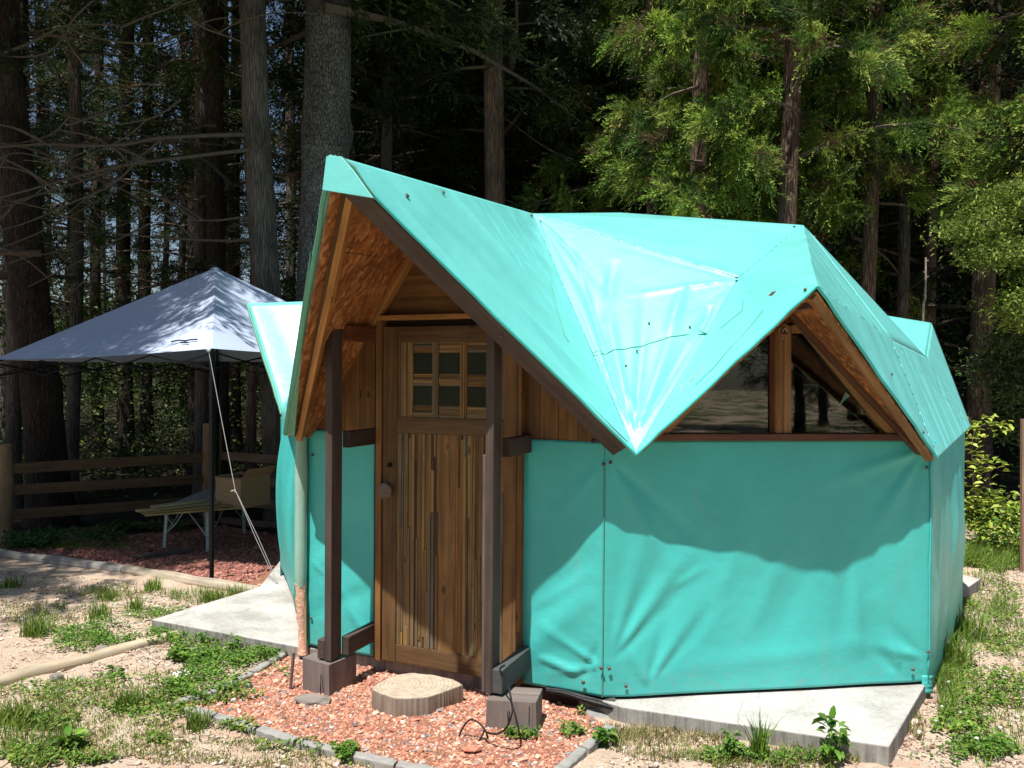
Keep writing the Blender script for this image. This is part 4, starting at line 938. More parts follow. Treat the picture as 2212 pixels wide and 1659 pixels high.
# ------------------------------------------------------------------ gravel (real stones)
ico = bmesh.new(); bmesh.ops.create_icosphere(ico, subdivisions=1, radius=1); IV = np.array([v.co[:] for v in ico.verts]); IF = np.array([[v.index for v in f.verts] for f in ico.faces]); ico.free()
def inpoly(x, y, poly):
    c = np.zeros(len(x), bool); n = len(poly); j = n-1
    for i in range(n):
        xi, yi = poly[i][:2]; xj, yj = poly[j][:2]
        cc = ((yi > y) != (yj > y)) & (x < (xj-xi)*(y-yi)/((yj-yi) or 1e-9)+xi); c ^= cc; j = i
    return c
def pts_in(poly, n):
    P = np.array([p[:2] for p in poly]); lo, hi = P.min(0), P.max(0); X_ = RNG.uniform(lo, hi, (n*4, 2)); k = inpoly(X_[:, 0], X_[:, 1], poly); return X_[k][:n]
def stones(name, XY, z, smin, smax, pal, kind='stuff', flat=.6, up=.3):
    n = len(XY); S = RNG.uniform(smin, smax, (n, 1))*np.exp(RNG.normal(0, .42, (n, 1))); A = RNG.normal(size=(n, 3, 3)); Q = np.linalg.qr(A)[0]
    sc = np.stack([np.ones(n), RNG.uniform(.55, .95, n), RNG.uniform(.4, .75, n)], 1)
    jit = RNG.uniform(.8, 1.2, (n, len(IV), 1)); L_ = IV[None]*jit*sc[:, None, :]*S[:, None, :]
    V_ = np.einsum('nij,nkj->nki', Q, L_); V_[:, :, 2] *= flat
    V_ += np.concatenate([XY, (z+S[:, 0]*up)[:, None]], 1)[:, None, :]
    Fc = IF[None]+(np.arange(n)*len(IV))[:, None, None]; pal = np.array(pal); c = pal[RNG.integers(0, len(pal), n)]*RNG.uniform(.7, 1.25, (n, 1))
    o = np_mesh(name, V_.reshape(-1, 3), Fc.reshape(-1, 3), GRAVEL, cols=np.repeat(c, len(IF), 0)); return tag(o, kind=kind) if kind else o
porch = [ong(*p) for p in ((385, 1531), (470, 1503), (545, 1466), (585, 1441), (640, 1412))]+[C0v+t1*.05-n1*.1, C0v+t1*sof(1185, 1495)-n1*.03, C1v+np.array([-.12, .12, 0])]+[ong(*p) for p in ((1290, 1560), (1318, 1578), (1190, 1690), (1000, 1700), (735, 1632), (560, 1582))]
def sheet(poly, name, mat, dz):
    P = [(p[0], p[1], float(G(p[0], p[1]))+dz) for p in poly]; bm = bmesh.new(); f = bm.faces.new([bm.verts.new(p) for p in P]); bmesh.ops.triangulate(bm, faces=[f])
    for _ in range(4): bmesh.ops.subdivide_edges(bm, edges=bm.edges[:], cuts=1, use_grid_fill=True)
    for v in bm.verts: v.co.z = float(G(v.co.x, v.co.y))+dz
    me = bpy.data.meshes.new(name); bm.to_mesh(me); bm.free(); me.materials.append(mat); o = link_mesh(name, me, None, (0, 0, 0)); return tag(o, kind='structure')
sheet(porch, 'gravel_bed', REDB, .010)
XY = pts_in(porch, 19000)
SAL = [(.56, .25, .165), (.60, .29, .195), (.50, .21, .14), (.62, .36, .26), (.42, .17, .115), (.58, .27, .175), (.64, .43, .33)]
stones('red_gravel', XY, G(XY[:, 0], XY[:, 1])+.008, .0034, .0085, SAL*3+[(.3, .3, .3), (.5, .48, .45), (.2, .19, .2)])
tentp = [ong(*p) for p in ((-120, 1178), (60, 1203), (270, 1231), (440, 1257), (600, 1284), (640, 1262))]+[v3(C[8]+np.array([-.25, -.3]), 0), v3(C[8]+np.array([-.3, 2.2]), 0), v3((-3.5, 9.4), 0), v3((-4.4, 8.3), 0)]
tentp = [p for p in tentp]
sheet(tentp, 'tent_gravel_bed', REDB, .006)
XY = pts_in(tentp, 24000)
stones('shaded_red_gravel', XY, G(XY[:, 0], XY[:, 1])+.006, .0065, .013, [(.33, .14, .11), (.40, .17, .13), (.27, .11, .09), (.46, .22, .17), (.23, .11, .10)])  # shade under the tent put into the stones as darker reds
SANDP = [(.62, .57, .50), (.56, .44, .35), (.42, .32, .25), (.38, .24, .17), (.48, .40, .33), (.41, .26, .19), (.30, .25, .21), (.54, .48, .42)]
Z1 = [ong(*p) for p in ((-40, 1225), (300, 1262), (520, 1300), (330, 1345), (560, 1400), (380, 1520), (900, 1680), (-60, 1690))]
XY = pts_in(Z1, 15000); dens = np.sin(XY[:, 0]*3.1+1)*np.cos(XY[:, 1]*2.7)+RNG.normal(0, .6, len(XY)); XY = XY[dens > -.25]
keep = ~inpoly(XY[:, 0], XY[:, 1], porch); XY = XY[keep]
stones('pale_gravel', XY, G(XY[:, 0], XY[:, 1]), .003, .0085, SANDP, up=.25)
Z2 = [ong(*p) for p in ((2130, 1235), (2300, 1235), (2300, 1690), (1260, 1690), (1330, 1575), (1900, 1660), (2010, 1480))]
XY = pts_in(Z2, 9000); XY = XY[~inpoly(XY[:, 0], XY[:, 1], pts)]
stones('pale_gravel', XY, G(XY[:, 0], XY[:, 1]), .003, .009, SANDP, up=.25)

# ------------------------------------------------------------------ low plants
def blades(XY, h0, h1, wd, lean, pal, hc=None):
    n = len(XY); h = RNG.uniform(h0, h1, n); az = RNG.uniform(0, 6.28, n); le = RNG.uniform(.1, 1, n)*lean
    d = np.stack([np.cos(az), np.sin(az), np.zeros(n)], 1); s_ = np.stack([-np.sin(az+.6), np.cos(az+.6), np.zeros(n)], 1)*wd*RNG.uniform(.6, 1.3, (n, 1))
    B_ = np.c_[XY, G(XY[:, 0], XY[:, 1])]; V_ = np.zeros((n, 7, 3)); ts = (0, .4, .75)
    for k, t_ in enumerate(ts):
        c = B_+d*(le*h*t_**1.8)[:, None]; c[:, 2] += h*t_*(1-.25*le*t_); wk = (1, .85, .5)[k]; V_[:, 2*k] = c-s_*wk; V_[:, 2*k+1] = c+s_*wk
    V_[:, 6] = B_+d*(le*h)[:, None]; V_[:, 6, 2] += h*(1-.35*le)
    q_ = np.arange(n)[:, None]*7; F4 = np.concatenate([q_+np.array([[0, 1, 3, 2]]), q_+np.array([[2, 3, 5, 4]]), q_+np.array([[4, 5, 6, 6]])], 0)
    tri = np.concatenate([q_+np.array([[0, 1, 3]]), q_+np.array([[0, 3, 2]]), q_+np.array([[2, 3, 5]]), q_+np.array([[2, 5, 4]]), q_+np.array([[4, 5, 6]])], 0)
    pal = np.array(pal); c = pal[RNG.integers(0, len(pal), n)]*RNG.uniform(.75, 1.25, (n, 1)); return V_.reshape(-1, 3), tri, np.tile(c, (5, 1))
def leaves(C3, size, pal, tilt=.5, aspect=.6, out=None):
    """little folded leaves at centres C3"""
    n = len(C3); az = RNG.uniform(0, 6.28, n) if out is None else out+RNG.normal(0, .5, n); el = RNG.normal(.1, tilt, n); sz = size*RNG.uniform(.6, 1.35, n)
    d = np.stack([np.cos(az)*np.cos(el), np.sin(az)*np.cos(el), np.sin(el)], 1); s_ = np.stack([-np.sin(az), np.cos(az), RNG.normal(0, .3, n)], 1); u = np.cross(d, s_)
    L_ = d*sz[:, None]; S_ = s_*(sz*aspect*.5)[:, None]; U_ = u*(sz*.12)[:, None]
    V_ = np.stack([C3, C3+L_*.35-S_+U_, C3+L_*.45, C3+L_*.35+S_+U_, C3+L_*.75-S_*.7+U_*.6, C3+L_*.75+S_*.7+U_*.6, C3+L_-U_], 1)
    q_ = np.arange(n)[:, None]*7
    T_ = [[0, 1, 2], [0, 2, 3], [1, 4, 2], [2, 5, 3], [4, 6, 2], [2, 6, 5]]
    tri = np.concatenate([q_+np.array([t_]) for t_ in T_], 0); pal = np.array(pal); c = pal[RNG.integers(0, len(pal), n)]*RNG.uniform(.75, 1.3, (n, 1))
    return V_.reshape(-1, 3), tri, np.tile(c, (len(T_), 1))
def merge(parts):
    V_ = []; F_ = []; C_ = []; k = 0
    for a, b, c in parts: V_.append(a); F_.append(b+k); C_.append(c); k += len(a)
    return np.concatenate(V_), np.concatenate(F_), np.concatenate(C_)
GRN = [(.085, .20, .02), (.12, .25, .026), (.07, .16, .018), (.18, .30, .04)]
YGR = [(.17, .27, .035), (.23, .31, .05), (.13, .21, .028), (.30, .30, .09)]
DRY = [(.32, .27, .12), (.36, .31, .17), (.26, .22, .10), (.18, .21, .05)]
SLABP = SLAB_OUT
def ell(cx, cy, rx, ry, n, edge=1.):
    a = RNG.uniform(0, 6.28, n); r = np.sqrt(RNG.uniform(0, 1, n))*(1+.25*np.sin(3*a+cx)+.15*np.sin(7*a+cy))
    P = [ong_fast(cx+rx*r_*math.cos(a_), cy+ry*r_*math.sin(a_)) for r_, a_ in zip(r, a)]; P = np.array(P); return P[~inpoly(P[:, 0], P[:, 1], SLABP)]
def ong_fast(px, py):
    d = ray(px, py); z = -.015; P = EYE+d*(z-1.62)/d[2]; z = float(G(P[0], P[1])); P = EYE+d*(z-1.62)/d[2]; return P[:2]
def clover(regions, name, size=.020, hmax=.06, pal=GRN):
    parts = []
    for cx, cy, rx, ry, n in regions:
        XY = ell(cx, cy, rx, ry, n); XY = XY[(np.sin(XY[:, 0]*9+XY[:, 1]*4)+np.cos(XY[:, 1]*11-XY[:, 0]*5)+RNG.normal(0, .8, len(XY))) > -.5]; h = RNG.uniform(.15, 1, len(XY))**.7*hmax; z = G(XY[:, 0], XY[:, 1])+h
        parts.append(leaves(np.c_[XY, z], size, pal, .45))
    a, b, c = merge(parts); o = np_mesh(name, a, b, LEAF, cols=c); return tag(o, kind='stuff')
clover([(480, 1425, 120, 48, 5200), (560, 1400, 50, 38, 1500), (250, 1372, 150, 26, 2600), (190, 1392, 90, 20, 1100), (330, 1332, 70, 14, 700), (420, 1500, 150, 24, 1500), (560, 1455, 60, 16, 700), (330, 1480, 100, 14, 700)], 'clover', .018, .055)
clover([(640, 1622, 70, 14, 1100), (745, 1634, 26, 16, 600), (1590, 1640, 90, 12, 500), (1720, 1650, 60, 16, 500), (2110, 1620, 90, 22, 1500), (2040, 1640, 60, 14, 700), (1130, 1597, 40, 8, 160), (1240, 1590, 30, 14, 200), (1255, 1548, 12, 6, 60)], 'clover', .017, .045)
clover([(160, 1500, 150, 26, 800), (330, 1530, 130, 30, 1500), (110, 1560, 60, 22, 500), (300, 1600, 70, 14, 350), (60, 1635, 90, 22, 900), (190, 1645, 60, 12, 400), (520, 1575, 40, 12, 250)], 'ground_cover', .018, .035, GRN+YGR)
clover([(150, 1165, 130, 14, 900), (60, 1180, 70, 10, 500), (300, 1140, 120, 8, 500)], 'fern_cover', .05, .12, [(.05, .11, .02), (.07, .15, .03)])
clover([(2150, 1300, 90, 60, 1400), (2130, 1480, 90, 70, 1500), (2080, 1560, 60, 40, 700), (2180, 1400, 50, 80, 800), (2140, 1215, 90, 20, 2200)], 'ground_cover', .022, .05, GRN+YGR)
parts = []
for cx, cy, rx, ry, n, h0, h1, pal in ((130, 1545, 190, 70, 1300, .012, .045, YGR+GRN), (420, 1610, 300, 50, 3000, .008, .026, YGR+DRY), (200, 1580, 220, 60, 2600, .008, .03, YGR), (250, 1500, 220, 40, 900, .02, .06, YGR), (700, 1645, 260, 20, 600, .010, .03, DRY+YGR), (60, 1600, 90, 60, 700, .03, .09, YGR+GRN),
        (1480, 1590, 180, 22, 1600, .012, .05, DRY), (1650, 1640, 240, 24, 1600, .02, .06, DRY+YGR), (1360, 1600, 60, 30, 700, .012, .05, DRY), (2130, 1330, 80, 90, 2000, .02, .08, YGR+GRN), (2050, 1470, 30, 90, 1200, .04, .12, GRN+YGR), (2150, 1560, 90, 90, 1300, .015, .05, YGR+GRN), (2140, 1210, 110, 22, 2600, .08, .2, GRN+YGR),
        (90, 1330, 100, 30, 500, .02, .08, YGR), (430, 1290, 90, 14, 500, .03, .09, YGR+GRN), (230, 1285, 80, 14, 500, .02, .09, YGR), (120, 1180, 160, 10, 1200, .03, .12, GRN), (1960, 1560, 40, 40, 600, .02, .07, DRY)):
    XY = ell(cx, cy, rx, ry, n); parts.append(blades(XY, h0, h1, .0022, .9, pal))
a, b, c = merge(parts); o = np_mesh('grass', a, b, LEAF, cols=c); tag(o, kind='stuff')
# single tufts and weeds
def tuft(px, py, n, h0, h1, r, label, pal=GRN+YGR, group='grass tufts in the sand', lean=.7):
    c = ong_fast(px, py); XY = c+np.clip(RNG.normal(0, r*.8, (n, 2)), -1.3*r, 1.3*r); a, b, cc = blades(XY, h0, h1, .0032, lean, pal)
    o = np_mesh('grass_tuft', a, b, LEAF, cols=cc, loc=(c[0], c[1], float(G(*c)))); return tag(o, label, 'grass tuft', group)
tuft(78, 1372, 170, .06, .17, .05, 'large grass tuft in the sand at far left above the peeled log')
tuft(215, 1335, 110, .05, .15, .05, 'grass tuft in the middle of the sand, level with the slab tip'); tuft(290, 1318, 90, .05, .14, .04, 'grass tuft just left of the slab tip')
tuft(25, 1270, 110, .05, .12, .05, 'grass tuft at the left edge of the picture below the edging log'); tuft(330, 1275, 120, .05, .12, .04, 'darker grass tuft at the foot of the edging log, centre'); tuft(235, 1295, 90, .04, .10, .05, 'low grass tuft below the left edging log')
tuft(505, 1290, 120, .04, .12, .06, 'shaded grass tuft where the edging log meets the slab'); tuft(450, 1300, 90, .05, .12, .04, 'pale grass tuft behind the slab edge')
tuft(425, 1574, 130, .04, .12, .035, 'grass tuft sprouting over the left tip of the front kerb'); tuft(280, 1530, 140, .05, .14, .04, 'tall grass tuft in the weeds at lower left')
tuft(1640, 1640, 90, .08, .24, .022, 'upright dark grass tuft in front of the right slab', GRN, lean=.5); tuft(2060, 1440, 160, .1, .26, .06, 'tall grass tuft against the right corner of the cabin', YGR+GRN)
tuft(2085, 1380, 200, .1, .26, .08, 'tall shaded grass tuft along the right cabin wall'); tuft(30, 1560, 200, .05, .14, .06, 'yellowish grass tuft at the lower left edge', YGR)
def weed(px, py, n, size, h, r, label, pal=GRN, name='leafy_weed'):
    c = ong_fast(px, py); z0 = float(G(*c)); a = RNG.uniform(0, 6.28, n); rr_ = RNG.uniform(.1, 1, n)*r; C3 = np.stack([c[0]+np.cos(a)*rr_*.4, c[1]+np.sin(a)*rr_*.4, z0+RNG.uniform(.1, 1, n)*h], 1)
    V_, F_, K_ = leaves(C3, size, pal, .35, .5, out=a); mb = []
    st = blades(np.c_[c[0]+RNG.normal(0, .004, 5), c[1]+RNG.normal(0, .004, 5)], h*.8, h, .003, .25, pal)
    V_, F_, K_ = merge([(V_, F_, K_), st]); o = np_mesh(name, V_, F_, LEAF, cols=K_, loc=(c[0], c[1], z0)); return tag(o, label, 'weed', 'broad-leaved weeds')
weed(1792, 1655, 34, .055, .20, .05, 'tall leafy weed with upright leaves in front of the right slab'); weed(1310, 1612, 40, .045, .07, .05, 'bright broad-leaved weed beside the right kerb')
weed(1580, 1640, 60, .03, .12, .06, 'bushy weed at the bottom edge left of the dark grass tuft'); weed(440, 1402, 30, .03, .10, .04, 'taller weed stem rising before the slab edge')
weed(505, 1414, 36, .03, .11, .05, 'weed stem with round leaves in front of the slab'); weed(385, 1425, 40, .05, .06, .06, 'flat broad-leaved weed at the end of the peeled log'); weed(250, 1462, 40, .035, .05, .06, 'bluish weed growing against the peeled log')
weed(150, 1620, 50, .05, .06, .06, 'rosette weed at lower left'); weed(1105, 1590, 30, .025, .04, .04, 'small weed at the foot of the right timber block'); weed(1245, 1590, 30, .025, .05, .04, 'small weed in the gravel near the right kerb'); weed(1810, 1600+45, 24, .045, .16, .04, 'slender weed touching the edge of the right slab')

# white clover heads
for i, (px, py) in enumerate(((2035, 1545), (2075, 1555), (2050, 1490), (2160, 1590), (2110, 1615), (1985, 1600))):
    c = ong_fast(px, py); blob((c[0], c[1], float(G(*c))+.03), .011, 30+i, WHITE, 'clover_flower', ['white clover flower nearest the slab corner on the right', 'white clover flower just right of the slab corner', 'white clover flower highest up by the right cabin wall', 'white clover flower at the right edge of the lower weeds', 'white clover flower low in the weeds at lower right', 'white clover flower beside the front right slab edge'][i], 'flower', sub=1)['group'] = 'white clover flowers'

# litter: dead twigs and needles on the bare ground
lz = [ong(*p) for p in ((-60, 1260), (520, 1295), (330, 1345), (560, 1400), (400, 1500), (900, 1690), (-60, 1690))]
XY = np.concatenate([pts_in(lz, 900), pts_in(Z2, 900)]); XY = XY[~inpoly(XY[:, 0], XY[:, 1], SLABP) & ~inpoly(XY[:, 0], XY[:, 1], porch)]; n = len(XY); az = RNG.uniform(0, 6.28, n); L_ = RNG.uniform(.008, .035, n)
c0_ = np.c_[XY, G(XY[:, 0], XY[:, 1])+.004]; d_ = np.stack([np.cos(az), np.sin(az), RNG.normal(0, .12, n)], 1)*L_[:, None]; s_ = np.stack([-np.sin(az), np.cos(az), np.zeros(n)], 1)*.0014; u_ = np.array([0, 0, .0022])
V_ = np.stack([c0_-d_-s_, c0_-d_+s_, c0_+d_+s_, c0_+d_-s_, c0_-d_+u_, c0_+d_+u_], 1).reshape(-1, 3); q_ = np.arange(n)[:, None]*6
F_ = np.concatenate([q_+np.array([t_]) for t_ in ((0, 3, 5), (0, 5, 4), (1, 4, 5), (1, 5, 2))], 0); pc_ = np.array([(.16, .10, .06), (.24, .17, .11), (.10, .07, .05)])[RNG.integers(0, 3, n)]
o = np_mesh('twig_litter', V_, F_, LEAF, cols=np.tile(pc_, (4, 1))); tag(o, kind='stuff')

# ------------------------------------------------------------------ tent
th = math.radians(25); SZ = 2.7
gA = ong(458, 1255); gA = np.array([-2.32, 6.09, float(G(-2.32, 6.09))]); dAB = np.array([-math.cos(th), math.sin(th), 0]); dAC = np.array([math.sin(th), math.cos(th), 0])
TA = gA*1.; TB = gA+dAB*SZ; TC = gA+dAC*SZ; TD = gA+(dAB+dAC)*SZ; ctr = gA+(dAB+dAC)*SZ/2
TT = thing('canopy_tent', 'grey blue pop-up canopy tent with a pointed roof beside the cabin', 'tent', gA)
EV = {0: 1.80, 1: 1.715, 2: 1.79, 3: 1.75}; cor = [TA, TB, TD, TC]; ez = [1.80, 1.715, 1.75, 1.79]; cor = [np.array([c[0], c[1], z]) for c, z in zip(cor, ez)]
pk = np.array([ctr[0], ctr[1], 2.66]); parts = []; k0 = 0; V_ = []; F_ = []
for i in range(4):
    a = cor[i]; b = cor[(i+1) % 4]; n = 26
    for u in range(n+1):
        for v_ in range(n+1):
            e = a+(b-a)*u/n; p = e+(pk-e)*(v_/n); s_ = math.sin(math.pi*u/n)*math.sin(math.pi*min(1, v_/n))
            p = p+np.array([0, 0, -.05*s_-.02*math.sin(math.pi*u/n)*(1-v_/n)+.004*math.sin(u*1.9+v_)*s_+.035*math.exp(-((1-v_/n)/.12)**2)*0])
            V_.append(p)
    ix = np.arange((n+1)**2).reshape(n+1, n+1)+k0; F_.append(np.stack([ix[:-1, :-1], ix[1:, :-1], ix[1:, 1:], ix[:-1, 1:]], -1).reshape(-1, 4)); k0 += (n+1)**2
o = np_mesh('canopy', np.array(V_), np.concatenate(F_), CLOTH, TT, smooth=True)
bm = bmesh.new(); bm.from_mesh(o.data); bmesh.ops.remove_doubles(bm, verts=bm.verts, dist=.001); bmesh.ops.recalc_face_normals(bm, faces=bm.faces); bm.to_mesh(o.data); bm.free(); o.data.set_sharp_from_angle(angle=math.radians(14))
mb = MB(); mb.tube([pk+np.array([0, 0, -.022]), pk+np.array([0, 0, .0]), pk+np.array([0, 0, .008])], [.055, .03, .01], 12); mb.build('peak_cap', CLOTH, TT)
rp = lambda px, py: None
mb = MB()
for f, a_, b_ in ((0, 367, 424),):
    nrm = np.cross(cor[1]-cor[0], pk-cor[0]); Q = [onplane(x, y, cor[0]+np.array([0, 0, .012]), nrm) for x, y in ((370, 738), (385, 735), (400, 736), (412, 734), (426, 733))]; mb.tube(Q, .006, 5); Q = [onplane(x, y, cor[0]+np.array([0, 0, .012]), nrm) for x, y in ((390, 740), (400, 739), (407, 740))]; mb.tube(Q, .006, 5)
mb.build('printed_mark', BLACK, TT)
for c in cor:
    zg = float(G(c[0], c[1])); mb = MB(); mb.beam((c[0], c[1], zg+.9), (c[0], c[1], c[2]-.02), .032, .032, dAB, (0, 0, 0)); mb.beam((c[0], c[1], zg), (c[0], c[1], zg+.93), .024, .024, dAB, (0, 0, 0)); mb.beam((c[0], c[1], zg), (c[0], c[1], zg+.008), .07, .07, dAB); mb.build('pole', DARKM, TT)
for i in range(4):
    a = cor[i]; b = cor[(i+1) % 4]; mb = MB(); n = 4
    for k in range(n):
        p0 = a+(b-a)*k/n; p1 = a+(b-a)*(k+1)/n; d0 = np.array([0, 0, -.03]); d1 = np.array([0, 0, -.16])
        q0_, q1_ = (d0, d1) if k % 2 else (d1, d0)
        mb.beam(p0+q0_, p1+q1_, .008, .012, (0, 0, 1)); mb.beam(p0+(d0+d1-q0_)+dAB*.0+np.array([.012, .012, 0]), p1+(d0+d1-q1_)+np.array([.012, .012, 0]), .008, .012, (0, 0, 1))
    mb.build('truss', DARKM, TT)
mb = MB()
for c in cor: mb.beam(c+np.array([0, 0, -.03]), pk+np.array([0, 0, -.10]), .02, .02, (0, 0, 1))
mb.build('roof_bars', DARKM, TT)
g2 = onz(602, 1262, ZS+.002); g1 = cor[0]+np.array([-.02, -.02, -.02]); kn = at(508, 1058, (g1[1]*.45+g2[1]*.55))
mb = MB(); mb.tube([g1, g1*.5+kn*.5+np.array([0, 0, -.01]), kn], .0028, 5); mb.tube([kn, kn*.5+g2*.5+np.array([.008, 0, .0]), g2], .0022, 5); mb.tube([kn, kn*.5+g2*.5+np.array([-.008, 0, -.01]), g2+np.array([-.012, 0, 0])], .0022, 5); mb.tube([kn+np.array([-.03, 0, -.012]), kn, kn+np.array([.0, 0, -.02])], .005, 5); mb.tube([g1+np.array([-.015, 0, .01]), g1+np.array([.01, 0, 0])], .014, 8); mb.build('guy_rope', ROPE, TT)

# ------------------------------------------------------------------ table, box, boards, plank
l1, l2, l3 = ong(355, 1188), ong(449, 1194), ong(528, 1154); l4 = l1+(l3-l2)
tz = max(l1[2], l3[2])+.40; tz = float(at(450, 1100, l2[1])[2]); print('table', l1, l2, l3, tz)
TB_ = thing('folding_table', 'low folding table with pale metal legs under the canopy tent', 'table', l1)
c4 = [l1, l2, l3, l4]
mb = MB(); cc = np.mean(c4, 0); mb.prism([np.array([*(cc+(p-cc)*1.10)[:2], tz-.02]) for p in c4], (0, 0, 1), .02, grain=(1, 0, 0)); mb.build('tabletop', plain('table_laminate', (.30, .30, .30), .6, nz=.1), TB_, bevel=.004)
for p in c4:
    q_ = cc+(p-cc)*.94; mb = MB(); mb.beam(p+np.array([0, 0, -.01]), np.array([q_[0], q_[1], tz-.02]), .028, .028, (0, 1, 0)); mb.build('leg', STEELLEG, TB_)
mb = MB()
for a, b in ((l1, l2), (l2, l3), (l1, l4)):
    h = np.array([0, 0, 1.])*(tz-a[2]); mid = (a+b)/2; mid[2] = tz-.03
    mb.tube([a+h*.35, a*.5+mid*.5+np.array([0, 0, .06]), mid+(a-b)*.04], .006, 6); mb.tube([b+h*.35, mid+(b-a)*.04], .006, 6); mb.tube([a+h*.85, a*.55+mid*.45+np.array([0, 0, .06])], .004, 6)
mb.build('brace', STEELLEG, TB_)
ax = (l3-l2)/np.linalg.norm((l3-l2)[:2]); ax[2] = 0; bx_ = (l2-l1)/np.linalg.norm((l2-l1)[:2]); bx_[2] = 0
Yb = float(l2[1])+.12
bc = at(505, 1097, Yb); 
b0 = np.array([at(466, 1096, Yb)[0], Yb, tz]); b1 = np.array([at(520, 1098, Yb-.12)[0], Yb-.12, tz]); hz = .29
u_ = (b1-b0); u_[2] = 0; uL = np.linalg.norm(u_); u_ /= uL; wv_ = np.array([-u_[1], u_[0], 0]); BL = .42
BX = thing('cardboard_box', 'open cardboard box standing on the folding table', 'box', b0)
mb = MB(); th_ = .006
P = [b0, b1, b1+wv_*BL, b0+wv_*BL]
for i in range(4):
    a, b = P[i], P[(i+1) % 4]; m_ = (b-a)/np.linalg.norm(b-a); mb.beam(a+m_*.0035*(1 if i % 2 else -1)*0+np.array([0, 0, hz/2]), b+np.array([0, 0, hz/2]), th_, hz*.998, (0, 0, 1))
mb.prism([p+np.array([0, 0, .003]) for p in P], (0, 0, 1), .004); mb.build('carton', CARD, BX)
Z = np.array([0, 0, 1.])
def flap(a, b, out): 
    mb = MB(); mb.prism([a, b, b+out, a+out], np.cross(b-a, out), .004); mb.build('flap', CARD, BX)
flap(P[1]+Z*(hz+.002), P[2]+Z*(hz+.002), Z*.10+u_*.09); flap(P[3]+Z*(hz+.002), P[0]+Z*(hz+.002), -u_*.09-Z*.0); flap(P[0]+Z*(hz+.002), P[1]+Z*(hz+.002), wv_*.15-Z*.015); flap(P[2]+Z*(hz+.002), P[3]+Z*(hz+.002), -wv_*.10-Z*.01)
# boards
lab = ['longest pale board of the stack poking off the folding table', 'upper short board on top of the stack on the folding table', 'middle board of the stack on the folding table', 'lowest board of the stack on the folding table', 'board lying across the table behind the cardboard box', 'second board behind the cardboard box, lower one']
be = [((296, 1103), (440, 1086), 0), ((330, 1094), (445, 1078), 1), ((306, 1107), (440, 1094), 2), ((312, 1111), (440, 1100), 3)]
for i, (a, b, k) in enumerate(be):
    A_ = at(a[0], a[1], l1[1]-.10+.05*i); zA = tz+.012+(3-k)*.018 if k != 1 else tz+.012+4*.018
    zA = tz+.012+{0: 2, 1: 3, 2: 1, 3: 0}[k]*.020; A_ = onz(a[0], a[1]+1, zA); B_ = onz(b[0], b[1]+2, zA); B_ = A_+(B_-A_)*1.7
    mb = MB(); mb.beam(A_, B_, .09, .017, (0, 0, 1), ((.48, .34, .18), (.52, .42, .27), (.42, .26, .12), (.46, .30, .14))[i]); o = mb.build('board', WOOD, loc=A_, bevel=.001); tag(o, lab[i], 'board', 'boards stacked on the table')
pa = ong(290, 1212); pb = ong(412, 1196); mb = MB(); mb.beam(pa+Z*.035, pb+Z*.035, .10, .022, (0, 0, 1), (.10, .08, .07)); o = mb.build('plank', WEATH, loc=pa); tag(o, 'dark weathered plank lying on the red gravel under the tent', 'plank')

# ------------------------------------------------------------------ fence
FY = 8.4
fA = at(8, 1190, FY); fC = at(458, 1128, 9.8); fE = at(640, 1125, 9.3); fE2 = fE+(fE-fC)*1.2
FN = thing('rail_fence', 'brown four-rail wooden fence behind the canopy tent', 'fence', (fA[0], fA[1], fA[2]))
def fpost(p, h, w_, col, half=False):
    mb = MB(); rr_ = random.Random(int(p[1]*10)); pts = [p+Z*z_+np.array([rr_.uniform(-.01, .01), 0, 0]) for z_ in np.linspace(-.1, h, 7)]; mb.tube(pts, [w_*rr_.uniform(.93, 1.05) for _ in pts], 12, col); mb.build('post', WEATH, FN)
zA1 = at(8, 960, FY)[2]-fA[2]; zC1 = at(458, 914, 9.8)[2]-fC[2]
fpost(fA, zA1, .085, (.34, .22, .12)); fpost(fC, zC1, .115, (.30, .18, .10)); fpost(fE2, zC1, .09, (.2, .13, .08))
for a, b in (((22, 1012), (440, 989)), ((22, 1058), (440, 1036)), ((22, 1112), (440, 1083)), ((22, 1163), (440, 1130))):
    A_ = at(a[0]-20, a[1]+2, FY); B_ = at(b[0]+15, b[1]-2, 9.8); mb = MB(); mb.beam(A_, B_, .035, .115, (0, 0, 1), (.17, .095, .055)); mb.build('rail', WEATH, FN, bevel=.01)
for y0, y1 in ((984, 988), (1033, 1040), (1080, 1088), (1125, 1135)):
    A_ = at(470, y0, 9.8); B_ = at(645, y1+8, 9.25); B_ = A_+(B_-A_)*2.0; mb = MB(); mb.beam(A_, B_, .035, .105, (0, 0, 1), (.21, .13, .08)); mb.build('rail', WEATH, FN, bevel=.01)
# marker post in shade & right post
a_ = at(2209, 1185, 6.6); mb = MB(); mb.beam((a_[0], a_[1], -.02), at(2209, 905, 6.6), .022, .03, (0, 1, 0), (.30, .2, .14)); o = mb.build('wooden_stake', WEATH, loc=(a_[0], a_[1], -.02)); tag(o, 'slim brown wooden stake at the right edge of the picture', 'stake')

